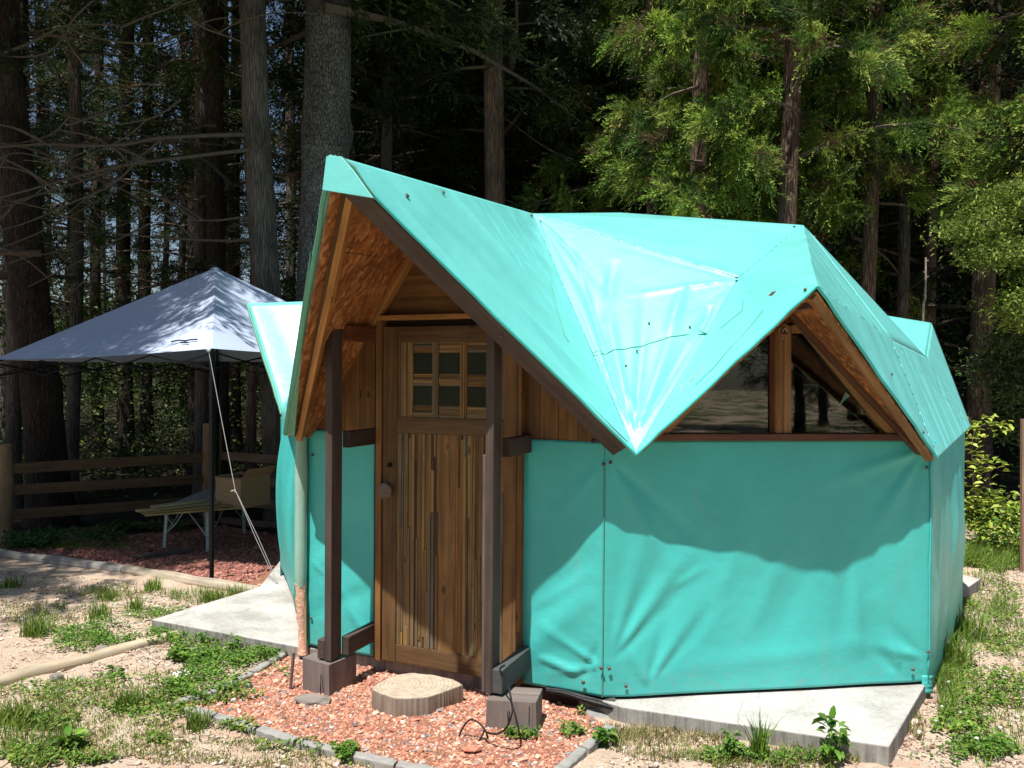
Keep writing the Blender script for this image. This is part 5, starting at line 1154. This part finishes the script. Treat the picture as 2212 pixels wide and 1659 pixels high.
# ------------------------------------------------------------------ trees
def strands(P0, D, ls, n_per, cone, wd, droop, rng, pal, upcurl=.0, brown=.0):
    """P0,D (m,3): spray bases and directions; ls: strand length"""
    m_ = len(P0); P = np.repeat(P0, n_per, 0); d = np.repeat(D, n_per, 0)+rng.normal(0, cone, (m_*n_per, 3)); d /= np.linalg.norm(d, axis=1)[:, None]+1e-9
    n = len(P); L_ = ls*rng.uniform(.5, 1.25, n); off = rng.uniform(0, .45, n)[:, None]*np.repeat(D, n_per, 0)*ls; P = P+off
    s_ = np.cross(d, rng.normal(size=(n, 3))); s_ /= np.linalg.norm(s_, axis=1)[:, None]+1e-9; s_ *= (wd*rng.uniform(.7, 1.3, n))[:, None]
    dz = np.zeros((n, 3)); dz[:, 2] = 1
    p1 = P+d*(L_*.5)[:, None]-dz*(droop*L_*.12)[:, None]; p2 = P+d*(L_*.95)[:, None]-dz*((droop*.5-upcurl)*L_)[:, None]
    V_ = np.stack([P-s_*.5, P+s_*.5, p1-s_, p1+s_, p2], 1); q_ = np.arange(n)[:, None]*5
    F_ = np.concatenate([q_+np.array([[0, 1, 3]]), q_+np.array([[0, 3, 2]]), q_+np.array([[2, 3, 4]])], 0)
    pal = np.array(pal); tone = np.repeat(rng.uniform(.7, 1.3, (m_, 1)), n_per, 0); c = pal[np.repeat(rng.integers(0, len(pal), m_), n_per)]*tone*rng.uniform(.8, 1.2, (n, 1))
    if brown: bsel = np.repeat(rng.uniform(0, 1, m_) < brown, n_per); c[bsel] = np.array([.17, .095, .05])*rng.uniform(.7, 1.3, (bsel.sum(), 1))
    return V_.reshape(-1, 3), F_, np.tile(c, (3, 1))
NPAL = [(.070, .120, .020), (.10, .155, .026), (.055, .105, .020), (.14, .185, .035), (.10, .165, .025)]
SUNPAL = [(.17, .29, .040), (.27, .38, .055), (.045, .10, .018), (.36, .44, .085), (.09, .17, .03)]  # sunlight put into the needle colours of the front crowns
def feather(P0, D, ntw, ltw, nlf, llf, wlf, cone, droop, rng, pal, brown=0.):
    """sprays of drooping twigs, each set with short cords pointing forward"""
    m_ = len(P0); d = np.repeat(D, ntw, 0)+rng.normal(0, cone, (m_*ntw, 3)); d /= np.linalg.norm(d, axis=1)[:, None]; P = np.repeat(P0, ntw, 0)+rng.normal(0, ltw*.12, (m_*ntw, 3))
    L_ = ltw*rng.uniform(.5, 1.2, len(P)); n = len(P)*nlf
    t_ = np.tile((np.arange(nlf)+.5)/nlf, len(P))+rng.uniform(-.5, .5, n)/nlf; d = np.repeat(d, nlf, 0); P = np.repeat(P, nlf, 0); Lr_ = np.repeat(L_, nlf)
    C3 = P+d*(Lr_*t_)[:, None]; C3[:, 2] -= droop*Lr_*t_*t_
    dd = d.copy(); dd[:, 2] -= 2*droop*t_*.8; r_ = rng.normal(size=(n, 3)); r_ -= dd*(r_*dd).sum(1)[:, None]; r_ /= np.linalg.norm(r_, axis=1)[:, None]+1e-9
    a = rng.uniform(.35, .95, n)[:, None]; l = dd+r_*a; l /= np.linalg.norm(l, axis=1)[:, None]; ll = (llf*rng.uniform(.55, 1.25, n)*(1.05-.35*t_))[:, None]
    s_ = np.cross(l, rng.normal(size=(n, 3))); s_ /= np.linalg.norm(s_, axis=1)[:, None]+1e-9; s_ *= (wlf*rng.uniform(.7, 1.3, n))[:, None]
    up = np.zeros((n, 3)); up[:, 2] = 1
    V_ = np.stack([C3, C3+l*ll*.55-s_, C3+l*ll*.55+s_, C3+l*ll+up*ll*.18], 1).reshape(-1, 3); q_ = np.arange(n)[:, None]*4
    F_ = np.concatenate([q_+np.array([[0, 1, 2]]), q_+np.array([[1, 3, 2]])], 0)
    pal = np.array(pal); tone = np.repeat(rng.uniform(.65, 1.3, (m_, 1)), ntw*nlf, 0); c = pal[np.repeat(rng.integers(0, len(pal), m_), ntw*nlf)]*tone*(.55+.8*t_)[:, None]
    if brown: bsel = np.repeat(rng.uniform(0, 1, m_) < brown, ntw*nlf); c[bsel] = np.array([.15, .09, .05])*rng.uniform(.7, 1.3, (bsel.sum(), 1))
    return V_, F_, np.tile(c, (2, 1))
def crown_mesh(name, seed, z0, z1, rmax, nb, nspray, ntw, ltw, nlf, llf, wlf, droop=.5, cone=.45, pal=NPAL, brown=.02, top=.25, bare=.25, clump=0):
    rng = np.random.default_rng(seed); PB = []; DB_ = []; wood = MB()
    for b in range(nb):
        f = (b+rng.uniform(0, 1))/nb; z = z0+(z1-z0)*f; az = b*2.39996+rng.uniform(-.4, .4); L_ = rmax*(1-f*(1-top))*rng.uniform(.55, 1.15)
        o_ = np.array([math.cos(az), math.sin(az), 0]); sd_ = np.array([-math.sin(az), math.cos(az), 0]); rise = rng.uniform(-.05, .35)
        path = lambda t_: o_*L_*t_+sd_*L_*.12*math.sin(t_*2+seed)+np.array([0, 0, z+rise*L_*t_-droop*L_*.45*t_*t_])
        wood.tube([path(t_) for t_ in (0, .25, .5, .75, 1)], [.020*L_, .014*L_, .010*L_, .006*L_, .003*L_], 4, (.2, .2, .2), cap=False)
        for k in range(nspray):
            t_ = bare+(1-bare)*((k+rng.uniform(0, 1))/nspray)**.8; w_ = (1-t_)*.5*L_+.10; la = rng.uniform(-1, 1)*w_
            p = path(t_)+sd_*la+o_*abs(la)*.3+np.array([0, 0, rng.normal(-.03, .06)-abs(la)*.2])
            if clump:
                if k % clump == 0: pc = p; bs_ = np.sign(la)*min(1, abs(la)/w_*1.1)
                else: p = pc+rng.normal(0, .075, 3); la = bs_*w_*.8
            d = o_*.7+sd_*np.sign(la)*min(1, abs(la)/w_*1.1)+np.array([0, 0, rng.uniform(-.5, .35)]); PB.append(p); DB_.append(d/np.linalg.norm(d))
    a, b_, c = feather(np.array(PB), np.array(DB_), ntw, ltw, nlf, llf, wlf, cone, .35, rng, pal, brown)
    wv = np.array(wood.v); wf = np.array(wood.f); tri = np.concatenate([wf[:, [0, 1, 2]], wf[:, [0, 2, 3]]])
    V_ = np.concatenate([a, wv]); F_ = np.concatenate([b_, tri+len(a)]); C_ = np.concatenate([c, np.ones((len(tri), 3))*.2]); mi = np.r_[np.zeros(len(b_), int), np.ones(len(tri), int)]
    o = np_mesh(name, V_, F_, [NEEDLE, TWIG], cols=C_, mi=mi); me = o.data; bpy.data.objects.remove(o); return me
def trunk_mesh(name, seed, h, r0, r1, mat, lean=(0, 0), knob=.0, seg_=20, wig=.03):
    rr_ = np.random.default_rng(seed); n = int(h/.22); zs = np.linspace(-.2, h, n); mb = MB(); ph = rr_.uniform(0, 6, 4)
    pts = [np.array([lean[0]*z+wig*math.sin(z*.7+ph[0]), lean[1]*z+wig*math.sin(z*.6+ph[1]), z]) for z in zs]
    rad = [max(.02, r0+(r1-r0)*min(1, z/h)+r0*.45*math.exp(-max(z, 0)*3.0)) for z in zs]
    kn = [(rr_.uniform(.8, 6), rr_.uniform(0, seg_), rr_.uniform(.12, .3)) for _ in range(int(knob*30))]
    def jit(i, k):
        z = zs[i]; s_ = 1+.035*math.sin(k*2*math.pi/seg_*3+z*.5+ph[2])+.02*math.sin(k*2*math.pi/seg_*7+z*2+ph[3])
        for kz, kk, ka in kn: dk = min(abs(k-kk), seg_-abs(k-kk)); s_ += ka*.8*math.exp(-((z-kz)/.13)**2-(dk/1.6)**2)
        return s_
    mb.tube(pts, rad, seg_, (.2, .2, .2), jit=jit); o = mb.build(name, mat, loc=(0, 0, 0)); me = o.data; bpy.data.objects.remove(o); return me
SHADEPAL = [(.016, .030, .009), (.022, .04, .012), (.032, .055, .014)]  # deep-wood shade put into the needle colours
CR = {
 'low': crown_mesh('crown_low', 1, 3.9, 8.8, 2.0, 26, 30, 10, .29, 16, .075, .0055, cone=.50, droop=1.0, brown=.06, pal=SUNPAL, clump=6, top=.45),
 'low2': crown_mesh('crown_low_b', 2, 3.5, 8.4, 1.8, 24, 30, 10, .29, 16, .075, .0055, cone=.50, droop=1.0, brown=.10, pal=SUNPAL, clump=6, top=.45),
 'thin': crown_mesh('crown_thin', 7, 3.0, 13., 2.0, 26, 8, 6, .34, 9, .11, .0085, brown=.03, pal=[(.03, .05, .012), (.045, .07, .016), (.06, .09, .02)], clump=3),  # shade of the left wood put into these darker greens
 'tall': crown_mesh('crown_tall', 8, 5.6, 15., 2.3, 60, 12, 6, .40, 8, .14, .011, pal=SHADEPAL),
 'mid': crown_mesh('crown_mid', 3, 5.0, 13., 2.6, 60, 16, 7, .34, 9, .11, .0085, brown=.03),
 'high': crown_mesh('crown_high', 4, 6.4, 15., 3.4, 80, 22, 7, .42, 8, .15, .014, pal=[(.035, .06, .014), (.05, .08, .018), (.07, .105, .024)]),  # darker greens carry the shade of the upper foliage
 'dark': crown_mesh('crown_dark', 5, 1.2, 14., 2.4, 100, 12, 6, .42, 8, .14, .011, pal=SHADEPAL),
 'dark2': crown_mesh('crown_shaded_b', 6, 2.6, 15., 2.7, 90, 12, 6, .45, 8, .15, .012, pal=SHADEPAL),
}
TRI = 0
def tree(name, label, cat, x, y, crown, trunk, rot=0., group=None, cs=1., branches=None, scz=1.):
    z = float(G(x, y)); t_ = thing(name, label, cat, (x, y, z), group)
    o = bpy.data.objects.new('trunk', trunk); COL.objects.link(o); o.parent = t_; ORG[o.name] = np.array([x, y, z])
    if crown:
        c = bpy.data.objects.new('crown', CR[crown]); COL.objects.link(c); c.parent = t_; c.rotation_euler = (0, 0, rot); c.scale = (cs, cs, scz)
    return t_
def gx_(px, Y): return float(at(px, 800, Y)[0])
BGG = 'tall conifers at the edge of the wood'
# the knobbly big trunk behind the porch
t1_ = tree('conifer_tree', 'thickest grey knobbly trunk rising straight behind the porch tip', 'tree', gx_(690, 10.2), 10.2, 'high', trunk_mesh('trunk_a', 1, 16, .33, .22, BARKG, (.013, 0), .75), .4, BGG)
t2_ = tree('conifer_tree', 'slender grey leaning trunk with long bare side branches, between tent and porch', 'tree', gx_(606, 9.6), 9.6, 'high', trunk_mesh('trunk_b', 2, 16, .175, .12, BARKS, (-.055, 0), .15), 1.7, BGG)
t3_ = tree('conifer_tree', 'thick dark trunk leaning left behind the tent at far left', 'tree', gx_(105, 9.4), 9.4, 'thin', trunk_mesh('trunk_c', 3, 16, .22, .15, BARKD, (-.09, 0), .2), 2.9, BGG)
t4_ = tree('conifer_tree', 'red-brown flaking trunk behind the middle of the porch ridge', 'tree', gx_(1060, 11), 11, 'tall', trunk_mesh('trunk_d', 4, 15, .15, .11, BARKR, (.003, 0)), .1, BGG)
t5_ = tree('conifer_tree', 'sturdy dark trunk standing right of the cabin', 'tree', gx_(2112, 11), 11, 'tall', trunk_mesh('trunk_e', 5, 15, .15, .11, BARKR, (.018, 0)), 4.1, BGG)
t6_ = tree('conifer_tree', 'sunlit peeling trunk right of the window gable', 'tree', gx_(1872, 10.6), 10.6, 'low2', trunk_mesh('trunk_f', 6, 14, .10, .07, BARKR, (.008, 0)), 1.0, BGG)
t7_ = tree('conifer_tree', 'low-branched conifer with sunlit sprays behind the roof shoulder', 'tree', gx_(1697, 9.6), 9.6, 'low', trunk_mesh('trunk_g', 7, 14, .12, .08, BARKR, (.004, 0)), .7, BGG)
t8_ = tree('conifer_tree', 'low-branched conifer with sunlit sprays over the roof ridge', 'tree', gx_(1508, 9.8), 9.8, 'low2', trunk_mesh('trunk_h', 8, 14, .11, .08, BARKR, (.004, 0)), 2.1, BGG)
t9_ = tree('conifer_tree', 'thin conifer trunk half hidden between two sunlit ones', 'tree', gx_(1597, 11.5), 11.5, 'low', trunk_mesh('trunk_i', 9, 14, .085, .06, BARKR, (.0, 0)), 3.3, BGG)
t10_ = tree('conifer_tree', 'thin straight dark trunk just right of the sunlit peeling one', 'tree', gx_(1945, 11.5), 11.5, 'tall', trunk_mesh('trunk_j', 10, 14, .085, .06, BARKS, (.0, 0)), 5.3, BGG)
tree('conifer_tree', 'narrow trunk standing close to the tent peak, left one of a pair', 'tree', gx_(432, 11.5), 11.5, 'thin', trunk_mesh('trunk_k', 11, 14, .10, .07, BARKS, (.006, 0)), 2.3, BGG)
tree('conifer_tree', 'dark trunk standing close to the tent peak, right one of a pair', 'tree', gx_(474, 11.0), 11.0, 'thin', trunk_mesh('trunk_l', 12, 15, .13, .10, BARKD, (-.01, 0)), .9, BGG)
tree('conifer_tree', 'thin dark trunk seen under the left half of the tent roof', 'tree', gx_(160, 11.5), 11.5, 'thin', trunk_mesh('trunk_m', 13, 14, .09, .07, BARKS, (-.0, 0)), 4.0, BGG)
tree('conifer_tree', 'thin trunk against the left picture edge', 'tree', gx_(30, 11.), 11., 'thin', trunk_mesh('trunk_n', 14, 14, .10, .07, BARKS, (-.0, 0)), 3.0, BGG)
tree('conifer_tree', 'slim trunk right behind the leaning bare-branched one', 'tree', gx_(548, 12.5), 12.5, 'thin', trunk_mesh('trunk_o', 15, 14, .08, .06, BARKR, (-.0, 0)), 3.6, BGG)
tree('conifer_tree', 'dim slim trunk between the porch tip and the flaking trunk', 'tree', gx_(830, 12.5), 12.5, 'tall', trunk_mesh('trunk_p', 16, 14, .10, .07, BARKS, (-.0, 0)), 4.6, BGG)
tree('conifer_tree', 'conifer with low sunlit sprays half shaded above the middle of the roof', 'tree', gx_(1400, 12.4), 12.4, 'low', trunk_mesh('trunk_q', 17, 14, .09, .06, BARKR, (-.0, 0)), 5.2, BGG)
tree('conifer_tree', 'conifer with green sprays at the upper right edge', 'tree', gx_(2290, 9.), 9., 'low2', trunk_mesh('trunk_r', 18, 14, .13, .08, BARKR, (-.0, 0)), 1.2, BGG, cs=1.1)
tree('conifer_tree', 'conifer with shaded crown low behind the right roof edge', 'tree', gx_(2010, 13.5), 13.5, 'dark', trunk_mesh('trunk_s', 19, 14, .11, .07, BARKR, (-.0, 0)), 2.2, BGG)
# trees standing outside the frame that shade the tent and close the wood behind the camera
tk = trunk_mesh('trunk_plain', 20, 15, .14, .09, BARKD); tk2 = trunk_mesh('trunk_plain_b', 21, 15, .11, .07, BARKS)
for i, (x, y, cr, r) in enumerate(((-6.9, 4.6, 'high', .3), (-9.2, 8.2, 'high', 1.3), (-5.7, 6.9, 'high', 5.1))):
    tree('conifer_tree', ('tall conifer out of frame at left, nearest the photographer', 'tall conifer out of frame at left, farthest from the photographer', 'tall conifer out of frame just left of the tent corner')[i], 'tree', x, y, cr, tk, r, 'shade trees left of the tent')
for i in range(16):
    a = -2.8+i*.34; x = 17*math.sin(a*.9+math.pi+1.2)*1.0; 
for i, x in enumerate(np.linspace(-20, 22, 15)):
    y = -15-3*math.sin(i*2.1); tree('conifer_tree', 'conifer in the wood behind the photographer', 'tree', x, y, 'dark' if i % 2 else 'dark2', tk, i*1.3, 'wood behind the camera')
# the dark wood behind
rr_ = random.Random(31); pos = []
for _ in range(4000):
    Y = 13.5+rr_.random()**1.3*32; X_ = rr_.uniform(-.80, .80)*Y
    if all(math.hypot(X_-a, Y-b) > (1.6 if Y < 24 else 2.7) for a, b in pos):
        if -.70 < X_/Y < -.22 and rr_.random() < (.88 if Y > 18 else .6): continue
        pos.append((X_, Y))
    if len(pos) > 150: break
ZN = [(-9e9, 0, 'beyond the left edge of the picture'), (0, 465, 'left of the tent peak'), (465, 722, 'between tent peak and porch tip'), (722, 1150, 'above the porch ridge'), (1150, 1735, 'above the main roof'), (1735, 2212, 'right of the roof shoulder'), (2212, 9e9, 'beyond the right edge of the picture')]
ORD = 'first second third fourth fifth sixth seventh eighth ninth tenth eleventh twelfth'.split()
def zone(x, y): px = CX+FPX*x/y; return next(k for k, z_ in enumerate(ZN) if z_[0] <= px < z_[1])
DL = {}
for rw, (ya, yb, rn) in enumerate(((0, 17, 'nearer'), (17, 22, 'farther'))):
    for zk in range(1, 6):
        g_ = sorted([(x/y, k) for k, (x, y) in enumerate(pos) if ya <= y < yb and zone(x, y) == zk])
        for n_, (_, k) in enumerate(g_[:12]): DL[k] = '%s from the left of the %s dim conifers %s' % (ORD[n_], rn, ZN[zk][2])
for i, (x, y) in enumerate(pos):
    cr = rr_.choice(('tall', 'tall', 'tall', 'dark2') if y < 19 else ('dark', 'dark', 'dark2')) if x/y > -.25 else rr_.choice(('thin', 'thin', 'tall', 'thin'))
    tree('conifer_tree', DL.get(i, 'dim conifer deep in the dark wood behind the cabin'), 'tree', x, y, cr, tk if i % 3 else tk2, rr_.uniform(0, 6.28), 'first rows of the dark wood' if i in DL else 'trees deep in the dark wood', cs=rr_.uniform(.9, 1.25))
# undergrowth of the dark wood: one far-off mass
rng = np.random.default_rng(77); n = 1500; Y = 12.+rng.uniform(0, 1, n)**1.2*22; X_ = rng.uniform(-.78, .78, n)*Y; z = G(X_, Y)+rng.uniform(0, 1, n)**1.5*(2.2+Y*.06)
C3 = np.repeat(np.c_[X_, Y, z], 60, 0)+rng.normal(0, 1, (n*60, 3))*np.array([.35, .35, .16]); C3[:, 2] = np.maximum(C3[:, 2], G(C3[:, 0], C3[:, 1])+.02)
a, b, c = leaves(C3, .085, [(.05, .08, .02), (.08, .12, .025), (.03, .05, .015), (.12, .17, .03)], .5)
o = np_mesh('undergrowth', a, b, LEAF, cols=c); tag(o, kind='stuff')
n = 3000; Y = rng.uniform(46, 60, n); X_ = rng.uniform(-1, 1, n)*58; z = rng.uniform(0, 1, n)*np.where(X_/Y < -.22, 5+3*np.sin(X_*.6), 14+4*np.sin(X_*.3))
D = rng.normal(size=(n, 3)); D /= np.linalg.norm(D, axis=1)[:, None]
a, b, c = feather(np.c_[X_, Y, z], D, 6, 2.6, 6, 1.0, .10, .6, .3, rng, [(.04, .06, .02), (.06, .085, .025), (.09, .12, .03)])
o = np_mesh('far_wood', a, b, NEEDLE, cols=c); tag(o, kind='stuff')

# bare branches of the leaning trunk
def dead(parent, pix, Y0, Y1, r0, r1, mat=TWIG, twigs=2, name='bare_branch'):
    n = len(pix); P = [at(p[0], p[1], Y0+(Y1-Y0)*i/(n-1)) for i, p in enumerate(pix)]; P = smooth(P, 5); m_ = len(P); mb = MB()
    mb.tube(P, [r0+(r1-r0)*i/(m_-1) for i in range(m_)], 7, (.2, .2, .2))
    for _ in range(twigs):
        k = rr_.randint(m_//4, m_-3); d = (P[k+1]-P[k]); d /= np.linalg.norm(d); L_ = rr_.uniform(.4, 1.3); sgn = rr_.choice((-1, 1)); v = np.array([d[0]*.8, rr_.uniform(-.4, .4), sgn*rr_.uniform(.3, .8)])
        Q = [P[k], P[k]+v*L_*.4+np.array([0, 0, -.02]), P[k]+v*L_*.75+d*L_*.2, P[k]+v*L_+d*L_*.55]; mb.tube(smooth(Q, 3), [r1*1.6]*6+[r1]*4, 5, (.2, .2, .2))
    return mb.build(name, mat, parent)
BB = [([(552, 290), (470, 292), (390, 296), (330, 300), (270, 312), (190, 315), (100, 312), (-10, 318)], 9.5, 8.3, .030, .012), ([(556, 322), (480, 330), (400, 340), (300, 352), (200, 372), (100, 400), (-10, 430)], 9.5, 8.0, .026, .010),
      ([(560, 472), (520, 470), (470, 476), (400, 476)], 9.5, 9.1, .02, .008), ([(566, 516), (500, 520), (420, 518), (330, 512), (240, 505), (160, 500)], 9.5, 8.6, .02, .008),
      ([(390, 215), (340, 250), (280, 265), (220, 268), (150, 252), (90, 232)], 9.0, 8.5, .012, .006), ([(400, 70), (340, 92), (270, 92), (200, 80), (150, 60), (110, 20)], 9.2, 8.4, .014, .008),
      ([(-10, 120), (60, 95), (130, 60), (180, 52), (260, 55)], 8.2, 8.8, .02, .007), ([(300, 345), (240, 400), (150, 440), (60, 480), (-10, 500)], 8.6, 8.0, .012, .006), ([(330, 480), (250, 520), (180, 560), (60, 620)], 9.0, 8.4, .012, .006), ([(150, 270), (250, 235), (320, 210), (360, 190)], 8.4, 9.2, .012, .004),
      ([(160, 318), (120, 380), (60, 430), (-10, 450)], 8.5, 8.0, .010, .006), ([(400, 30), (440, 60), (520, 90), (560, 120)], 9.0, 9.5, .016, .006), ([(260, 60), (330, 30), (420, 0), (480, -20)], 8.8, 9.4, .014, .008), ([(180, 330), (120, 345), (40, 330), (-10, 345)], 8.6, 8.2, .010, .006),
      ([(-10, 580), (60, 555), (140, 540), (200, 500)], 8.2, 8.8, .012, .005), ([(-10, 540), (90, 500), (200, 440), (300, 380)], 8.2, 9.0, .010, .004)]
for k, bb in enumerate(BB): dead(t2_ if k < 14 else t3_, *bb[:5])
dead(t4_, [(1085, 250), (1180, 320), (1240, 345)], 12, 11.2, .010, .004, twigs=1); dead(t4_, [(1085, 430), (1130, 442), (1200, 438), (1235, 430)], 12, 11.4, .010, .004, twigs=1)
dead(t10_, [(1945, 300), (1990, 270), (2010, 250)], 11.5, 11, .012, .004, twigs=1); dead(t10_, [(1945, 640), (1985, 610), (2015, 590)], 11.5, 11, .010, .004, twigs=1)
mb = MB(); a_ = at(1996, 815, 9); a_[2] = float(G(a_[0], a_[1])); P = [a_, at(1994, 700, 9), at(1999, 640, 9), at(2000, 556, 9)]; mb.tube(smooth(P, 4), [.014]*9+[.011]*4, 7, (.2, .2, .2))
for y in (590, 600, 640, 565): p = at(2000, y, 9); mb.tube([p, p+np.array([rr_.choice((-1, 1))*.03, 0, .015])], .005, 5, (.2, .2, .2))
o = mb.build('dead_sapling', plain('pale_dead_wood', (.36, .31, .27), .9, nz=.4), loc=a_); tag(o, 'thin bare dead sapling sticking up behind the right roof edge', 'sapling')

# leafy boughs: a light green broad sprayed tree at the right edge, its trunk outside the frame
def leafy(name, label, cat, base, boughs, size, pal, nleaf, spread, aspect=.45, group=None, tr=.05, hgt=4.5, tilt=.6):
    t_ = thing(name, label, cat, base, group); mb = MB(); base = np.array(base, float)
    mb.tube([base+np.array([0, 0, -.1]), base+np.array([.02, 0, hgt*.5]), base+np.array([-.03, .03, hgt])], [tr*1.2, tr, tr*.5], 10, (.2, .2, .2)); parts = []
    for P in boughs:
        Q = smooth([np.array(p) for p in P], 6); mb.tube(Q, [max(.004, tr*.4*(1-i/len(Q))) for i in range(len(Q))], 5, (.2, .2, .2)); n = nleaf
        k = RNG.integers(len(Q)//4, len(Q), n); C3 = np.array([Q[i] for i in k])+RNG.normal(0, 1, (n, 3))*np.array(spread); parts.append(leaves(C3, size, pal, tilt, aspect))
    mb.build('trunk', TWIG, t_); a, b, c = merge(parts); np_mesh('foliage', a, b, LEAF, t_, cols=c); return t_
LG = [(.16, .24, .04), (.22, .30, .055), (.12, .19, .035), (.26, .33, .07)]
bx = np.array([6.6, 8.6, 0.])
def P3(l, Y0, Y1): return [at(p[0], p[1], Y0+(Y1-Y0)*i/(len(l)-1)) for i, p in enumerate(l)]
leafy('cypress_tree', 'light green cypress reaching in from the right edge', 'tree', (bx[0], bx[1], 0.), [P3([(2360, 380), (2290, 440), (2200, 450), (2120, 490), (2060, 500)], 8.4, 7.9), P3([(2360, 500), (2280, 530), (2200, 530), (2150, 545), (2110, 560)], 8.4, 7.9), P3([(2360, 560), (2290, 600), (2230, 640), (2190, 660)], 8.4, 7.9), P3([(2340, 400), (2270, 420), (2190, 420), (2160, 440)], 8.4, 8.2), P3([(2340, 640), (2280, 670), (2220, 690), (2200, 670)], 8.4, 7.9)],
      .05, LG, 2200, (.13, .12, .07), .38, tr=.08, hgt=5)
leafy('cypress_tree', 'dark green cypress boughs low at the right behind the stake', 'tree', (6.4, 9.2, 0.), [P3([(2330, 660), (2230, 700), (2160, 740)], 9.2, 8.6), P3([(2330, 720), (2240, 760), (2150, 780), (2120, 800)], 9.2, 8.8), P3([(2330, 810), (2240, 830), (2160, 850)], 9.2, 8.6), P3([(2330, 900), (2240, 900), (2170, 930)], 9.2, 8.8)], .06, [(.05, .09, .03), (.07, .12, .035)], 1300, (.13, .13, .10), .4, tr=.08, hgt=5)
YL = [(.34, .46, .06), (.40, .50, .08), (.26, .36, .05), (.48, .52, .12)]
sb = ong(2115, 1190)
leafy('shrub', 'yellow-green leafy shrub beside the right cabin wall', 'shrub', sb, [[sb, sb+np.array([.02, 0, .4]), at(2105, 1010, sb[1]), at(2150, 1000, sb[1])], [sb, at(2100, 1000, sb[1]), at(2110, 925, sb[1]), at(2160, 918, sb[1])], [sb, at(2140, 1110, sb[1]), at(2190, 1090, sb[1])], [sb, at(2120, 1130, sb[1]), at(2170, 1140, sb[1])], [sb, at(2100, 1100, sb[1]), at(2120, 1080, sb[1]), at(2150, 1075, sb[1])]], .085, YL, 90, (.06, .06, .045), .45, tr=.010, hgt=.5, tilt=.3)
sb2 = ong(2170, 1200)
leafy('shrub', 'bushy green undergrowth shrub at the foot of the right trunk', 'shrub', sb2, [[sb2, at(2180, 1150, sb2[1]), at(2210, 1120, sb2[1])], [sb2, at(2150, 1160, sb2[1]), at(2120, 1140, sb2[1])], [sb2, at(2190, 1170, sb2[1]), at(2230, 1150, sb2[1])], [sb2, at(2165, 1140, sb2[1]), at(2165, 1080, sb2[1])]], .055, YL+GRN, 300, (.12, .2, .07), .45, tr=.010, hgt=.3, tilt=.4)
print('objects', len(bpy.data.objects))
